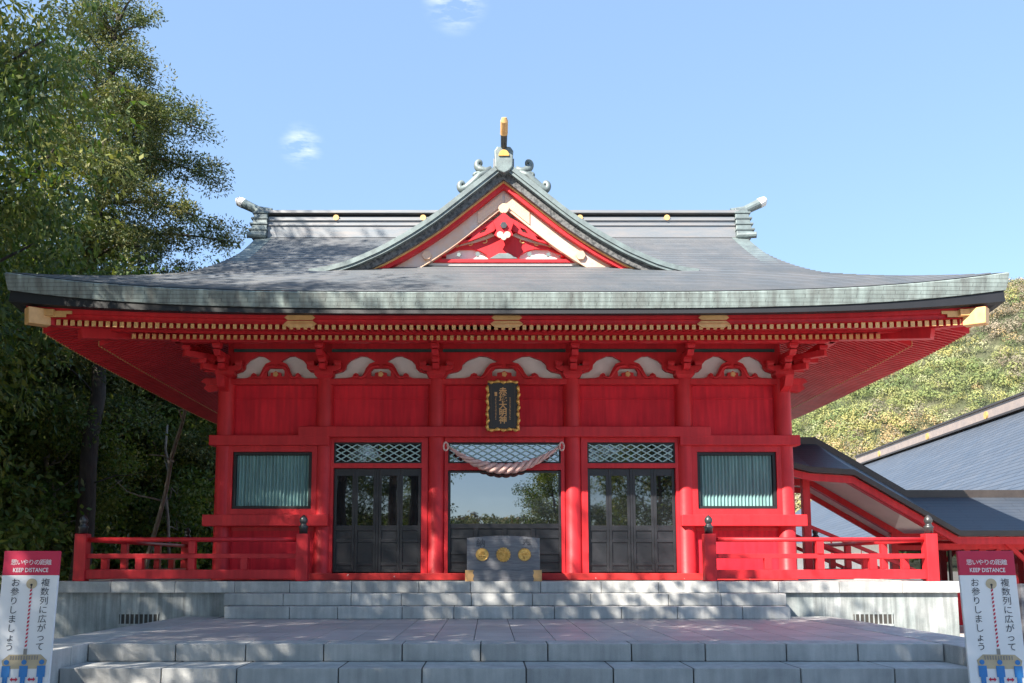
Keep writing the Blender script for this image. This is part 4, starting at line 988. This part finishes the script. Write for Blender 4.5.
def broad(loc, H, rad, name, label, cat='tree', nclu=330, per=120, ln=.15, wd=.055, pal=GREEN, droop=.5, low=.25, trunk=.3, bark='bark', crad=(.5, .95), group=None, limbs=15, zmin=-9):
    t = thing(name, loc, label, cat, group); L0 = np.array(loc, float); tb = MB(); fork = L0 + np.array([rng.normal() * .2, rng.normal() * .2, H * .42])
    tb.tube(wob(L0, fork, 6, .05), list(np.linspace(trunk, trunk * .6, 6)), 10)
    lead = L0 + np.array([rng.normal() * .3, rng.normal() * .3, H * .92]); tb.tube(wob(fork, lead, 7, .14), list(np.linspace(trunk * .6, .04, 7)), 8)
    cz = H * (low + (1 - low) * .5); hz_ = H * (1 - low) * .5; C = []; tips = []
    for i in range(limbs):
        az = i * 2.4 + rng.uniform(-.3, .3); f = low * .8 + (1 - low * .8) * (i + .5) / limbs * .9; st_ = L0 + np.array([0, 0, H * max(.15, f * .72)])
        if f * .72 > .42: st_ = fork + (lead - fork) * ((f * .72 - .42) / .5)
        rr = rad * math.sqrt(max(.08, 1 - ((f * H - cz) / hz_) ** 2)) * rng.uniform(.75, 1.0)
        e = L0 + np.array([math.cos(az) * rr, math.sin(az) * rr, f * H]); pts = wob(st_, e, 6, .16); tb.tube(pts, list(np.linspace(trunk * .35, .02, 6)), 6)
        tips.append(pts)
    for k in range(nclu):
        pts = tips[k % len(tips)]; u = rng.uniform(.35, 1.08) ** .8; q = pts[0] + (pts[-1] - pts[0]) * u
        q = q + rng.normal(size=3) * np.array([.75, .75, .6]) * rad * .20
        if q[2] > zmin: C.append(q)
    tb.build('trunk', bark, t, smooth=True)
    leaves('crown', *cluster_leaves(C, rng.uniform(*crad, len(C)), .75, per, ln, wd, pal, droop), 'leaf', t)
    return t
near = broad((-14.2, 17.4, .07), 18.5, 5.6, 'broadleaf_tree', 'leafy drooping tree filling the upper left corner beside the roof', nclu=860, per=120, ln=.18, wd=.06, droop=.9, low=.2, trunk=.34, limbs=22)
# trees standing outside the frame on the sunny side, whose crowns shade the terrace and the left half of the hall
copy_tree(near, (-17.1, 8.6, .07), 'broad leafy tree left of the terrace, outside the frame', 2.6, 1.25)
copy_tree(near, (-14.0, 5.5, .07), 'broad leafy tree left of the lower steps, outside the frame', 3.6, .80)
shade = broad((-7.6, 4.2, .07), 12.2, 5.4, 'broadleaf_tree', 'high crowned leafy tree left of the viewer, outside the frame', nclu=300, per=100, ln=.22, wd=.11, droop=.4, low=.66, trunk=.28, limbs=20, zmin=8.7)
copy_tree(shade, (-3.0, 3.0, .07), 'high crowned leafy tree close on the left behind the viewer', 2.2, 1.0)
copy_tree(shade, (-5.6, 4.0, .07), 'high crowned leafy tree whose boughs reach over the terrace, outside the frame', 1.1, .95)
copy_tree(shade, (-4.3, -1.6, .07), 'high crowned leafy tree directly behind the viewer', 5.2, 1.0)
copy_tree(shade, (-9.5, -2.5, .07), 'high crowned leafy tree farther left behind the viewer', 4.0, 1.05)
# woods on the left
f1 = broad((-16.5, 25.0, .07), 11.0, 3.6, 'woodland_tree', 'dark bushy tree with bare lower trunk nearest the left edge of the hall', nclu=300, per=110, ln=.17, wd=.08, pal=WOODS, droop=.3, low=.12, trunk=.16, group='woodland trees left of the hall', limbs=18)
f2 = broad((-12.0, 31.0, .07), 9.0, 3.0, 'woodland_tree', 'slim pale barked tree in the shade behind the left railing', nclu=240, per=100, ln=.16, wd=.075, pal=WOODS, droop=.2, low=.2, trunk=.11, bark='palebark', group='woodland trees left of the hall', limbs=16)
spots = [(-13.2, 26.5, .8, f2), (-20.5, 27, 1.1, f1), (-11.6, 36, 1.0, f1), (-17.5, 33, 1.15, f2), (-15.0, 38, 1.25, f1), (-23, 34, 1.2, f1), (-19.8, 40, 1.2, f2), (-26, 41, 1.35, f1), (-13.0, 44, 1.3, f2), (-21.5, 47, 1.4, f1), (-30, 48, 1.5, f2), (-16.5, 50, 1.5, f1), (-10.8, 47, 1.2, f1), (-20.0, 22.5, .85, f1), (-9.6, 40, 1.0, f2), (-14.2, 33, 1.32, f1), (-11.6, 34.5, 1.18, f1), (-18.2, 29.5, 1.25, f1), (-22.5, 30, 1.35, f1), (-15.8, 24.0, 1.45, f1)]
names = ['left of the big dark trunk', 'at the left edge of the picture', 'just past the corner of the hall', 'behind the big dark trunk', 'deep in the wood behind the railing', 'far left in the wood', 'farther back beyond the big trunk', 'at the far left back of the wood', 'farthest behind the corner of the hall', 'in the back row behind the fir', 'in the back row at the left edge', 'in the back row beside the hall', 'last before the hall wall', 'low at the left edge behind the sign', 'thin and seen between railing and eave', 'rising just under the fir boughs', 'peeping over the roof slope below the fir', 'left of the fir trunk', 'far left beside the fir', 'close behind the drooping tree at the left edge']
for (x, y, s, src), nm in zip(spots, names):
    copy_tree(src, (x, y, .07), ('dark bushy woodland tree ' if src is f1 else 'slim pale trunked woodland tree ') + nm, rng.uniform(0, 6.28), s)
# big dark trunk in the wood, bare slanting stems
for px, (loc, tx_, r0, hgt, lab, bk) in enumerate([((-11.9, 25.5, .07), .4, .30, 8.5, 'massive dark bare trunk standing behind the left railing post', 'bark'), ((-9.75, 24.2, .07), 1.5, .07, 7.2, 'slanting pale stem between the dark trunk and the hall', 'palebark'), ((-13.4, 26.2, .07), .2, .075, 6.5, 'thin pale upright stem near the left edge', 'palebark'), ((-10.3, 28.5, .07), -.3, .06, 6.0, 'thin pale stem seen right above the left railing', 'palebark')]):
    t = thing('bare_tree', loc, lab, 'tree'); b = MB(); L0 = np.array(loc); b.tube(wob(L0, L0 + np.array([tx_, 0, hgt]), 9, .06), list(np.linspace(r0, r0 * .6, 9)), 10)
    b.build('trunk', bk, t, smooth=True); b = MB()
    for i in range(3):
        f = .45 + .15 * i; p = L0 + np.array([tx_ * f, 0, hgt * f]); az = rng.uniform(0, 6.28); ll = rng.uniform(.7, 1.8)
        b.tube(wob(p, p + np.array([math.cos(az) * ll, math.sin(az) * ll, rng.uniform(.1, .9)]), 5, .08), list(np.linspace(.03, .006, 5)), 5)
    b.build('branches', bk, t)
n = 26000
P = np.stack([rng.uniform(-46, -8, n), rng.uniform(20, 64, n), rng.random(n) ** 1.6 * 2.4 + .05], 1); P = P[(P[:, 0] < -9.2 - (P[:, 1] - 20) * .02)]
k = len(P); pal = np.array(WOODS)
stuff(leaves('undergrowth', P, unit(rng.normal(size=(k, 3)) + np.array([0, 0, .5])), rng.uniform(.14, .32, k), rng.uniform(.06, .14, k), pal[rng.integers(0, 5, k)] * rng.uniform(.6, 1.2, (k, 1)), 'leaf'))
n = 34000
C = np.stack([rng.uniform(-75, -9, 900), rng.uniform(58, 84, 900), rng.uniform(.5, 17, 900)], 1)
stuff(leaves('distant_wood', *cluster_leaves(C, rng.uniform(1.0, 2.2, 900), .8, 60, .42, .22, WOODS, .2), 'farleaf'))
# trees across the forecourt, behind the viewer, seen in the door glass
copy_tree(f1, (3.9, -20.5, .07), 'bushy tree across the forecourt behind the viewer', 1.1, .78)
copy_tree(f1, (9.5, -17.0, .07), 'taller bushy tree across the forecourt to the right', 2.2, 1.2)
copy_tree(f1, (16.0, -20.0, .07), 'bushy tree across the forecourt at the far right', 4.2, 1.3)
copy_tree(f1, (-6.6, -18.0, .07), 'bushy tree across the forecourt facing the left doors', 5.0, 1.15)
copy_tree(f1, (-13.0, -19.0, .07), 'bushy tree across the forecourt to the left', 3.3, 1.3)
# wooded hillsides
def wood_crowns(xy, rmin, rmax, per, ln, pal, pick):
    C = []; Rr = []; col = []
    for x, y in xy:
        r = rng.uniform(rmin, rmax); z = hz(x, y); C.append((x, y, z + r * .75)); Rr.append(r); c = pal[pick(x, y, z)]; col.append(np.array(c) * 1.12 * rng.uniform(.84, 1.12))
    C = np.array(C); Rr = np.array(Rr); col = np.array(col); idx = np.repeat(np.arange(len(C)), per); k = len(idx)
    q = unit(rng.normal(size=(k, 3))); q[:, 2] = np.abs(q[:, 2]) * 1.1 - .25
    lump = 1 + .28 * np.sin(q[:, 0] * 5 + idx * 1.7) * np.sin(q[:, 1] * 5 + idx) + rng.normal(size=k) * .10
    P = C[idx] + q * (Rr[idx] * lump)[:, None]
    tang = unit(np.cross(q, rng.normal(size=(k, 3)))); D = unit(tang + rng.normal(size=(k, 3)) * .12)
    P = P - D * (ln * .5 * Rr[idx])[:, None]
    return dict(P=P, D=D, ln=ln * Rr[idx] * rng.uniform(.7, 1.3, k), wd=ln * .8 * Rr[idx] * rng.uniform(.7, 1.3, k), colr=col[idx] * rng.uniform(.95, 1.05, (k, 1)), nrm=unit(q + rng.normal(size=(k, 3)) * .16))
HP = [(.165, .195, .07), (.215, .225, .085), (.115, .155, .062), (.27, .245, .09), (.29, .21, .105), (.20, .165, .12), (.25, .255, .14), (.165, .145, .105)]  # distance haze is put into these leaf colours: paler, with extra blue
def pick(x, y, z):
    v = mnoise.noise(Vector((x * .012, y * .012, 9.1))); hi = z > 105 + 25 * v
    g = mnoise.noise(Vector((x * .022, y * .022, 3.7))) + rng.normal() * .22
    if not hi: return int(rng.choice([0, 2, 1])) if g < -.05 else int(rng.choice([1, 3, 6, 0])) if g < .32 else int(rng.choice([4, 3, 5, 7]))
    if hi: return int(rng.choice([5, 7, 4, 0, 3, 2], p=[.26, .26, .12, .16, .12, .08]))
    return int(rng.choice(8, p=[.27, .23, .16, .12, .07, .05, .06, .04]))
pts = []
while len(pts) < 9400:
    y = rng.uniform(130, 640); x = y * rng.uniform(.16, .78)
    if rng.random() < (y / 640): pts.append((x, y))
stuff(leaves('hillside_wood', m='farleaf', **wood_crowns(pts, 2.0, 4.6, 130, .175, HP, pick)))
pts = [(rng.uniform(-330, 420), rng.uniform(-640, -170)) for _ in range(2600)]
stuff(leaves('hillside_wood', m='farleaf', **wood_crowns(pts, 3, 5.5, 30, .5, HP, pick)))
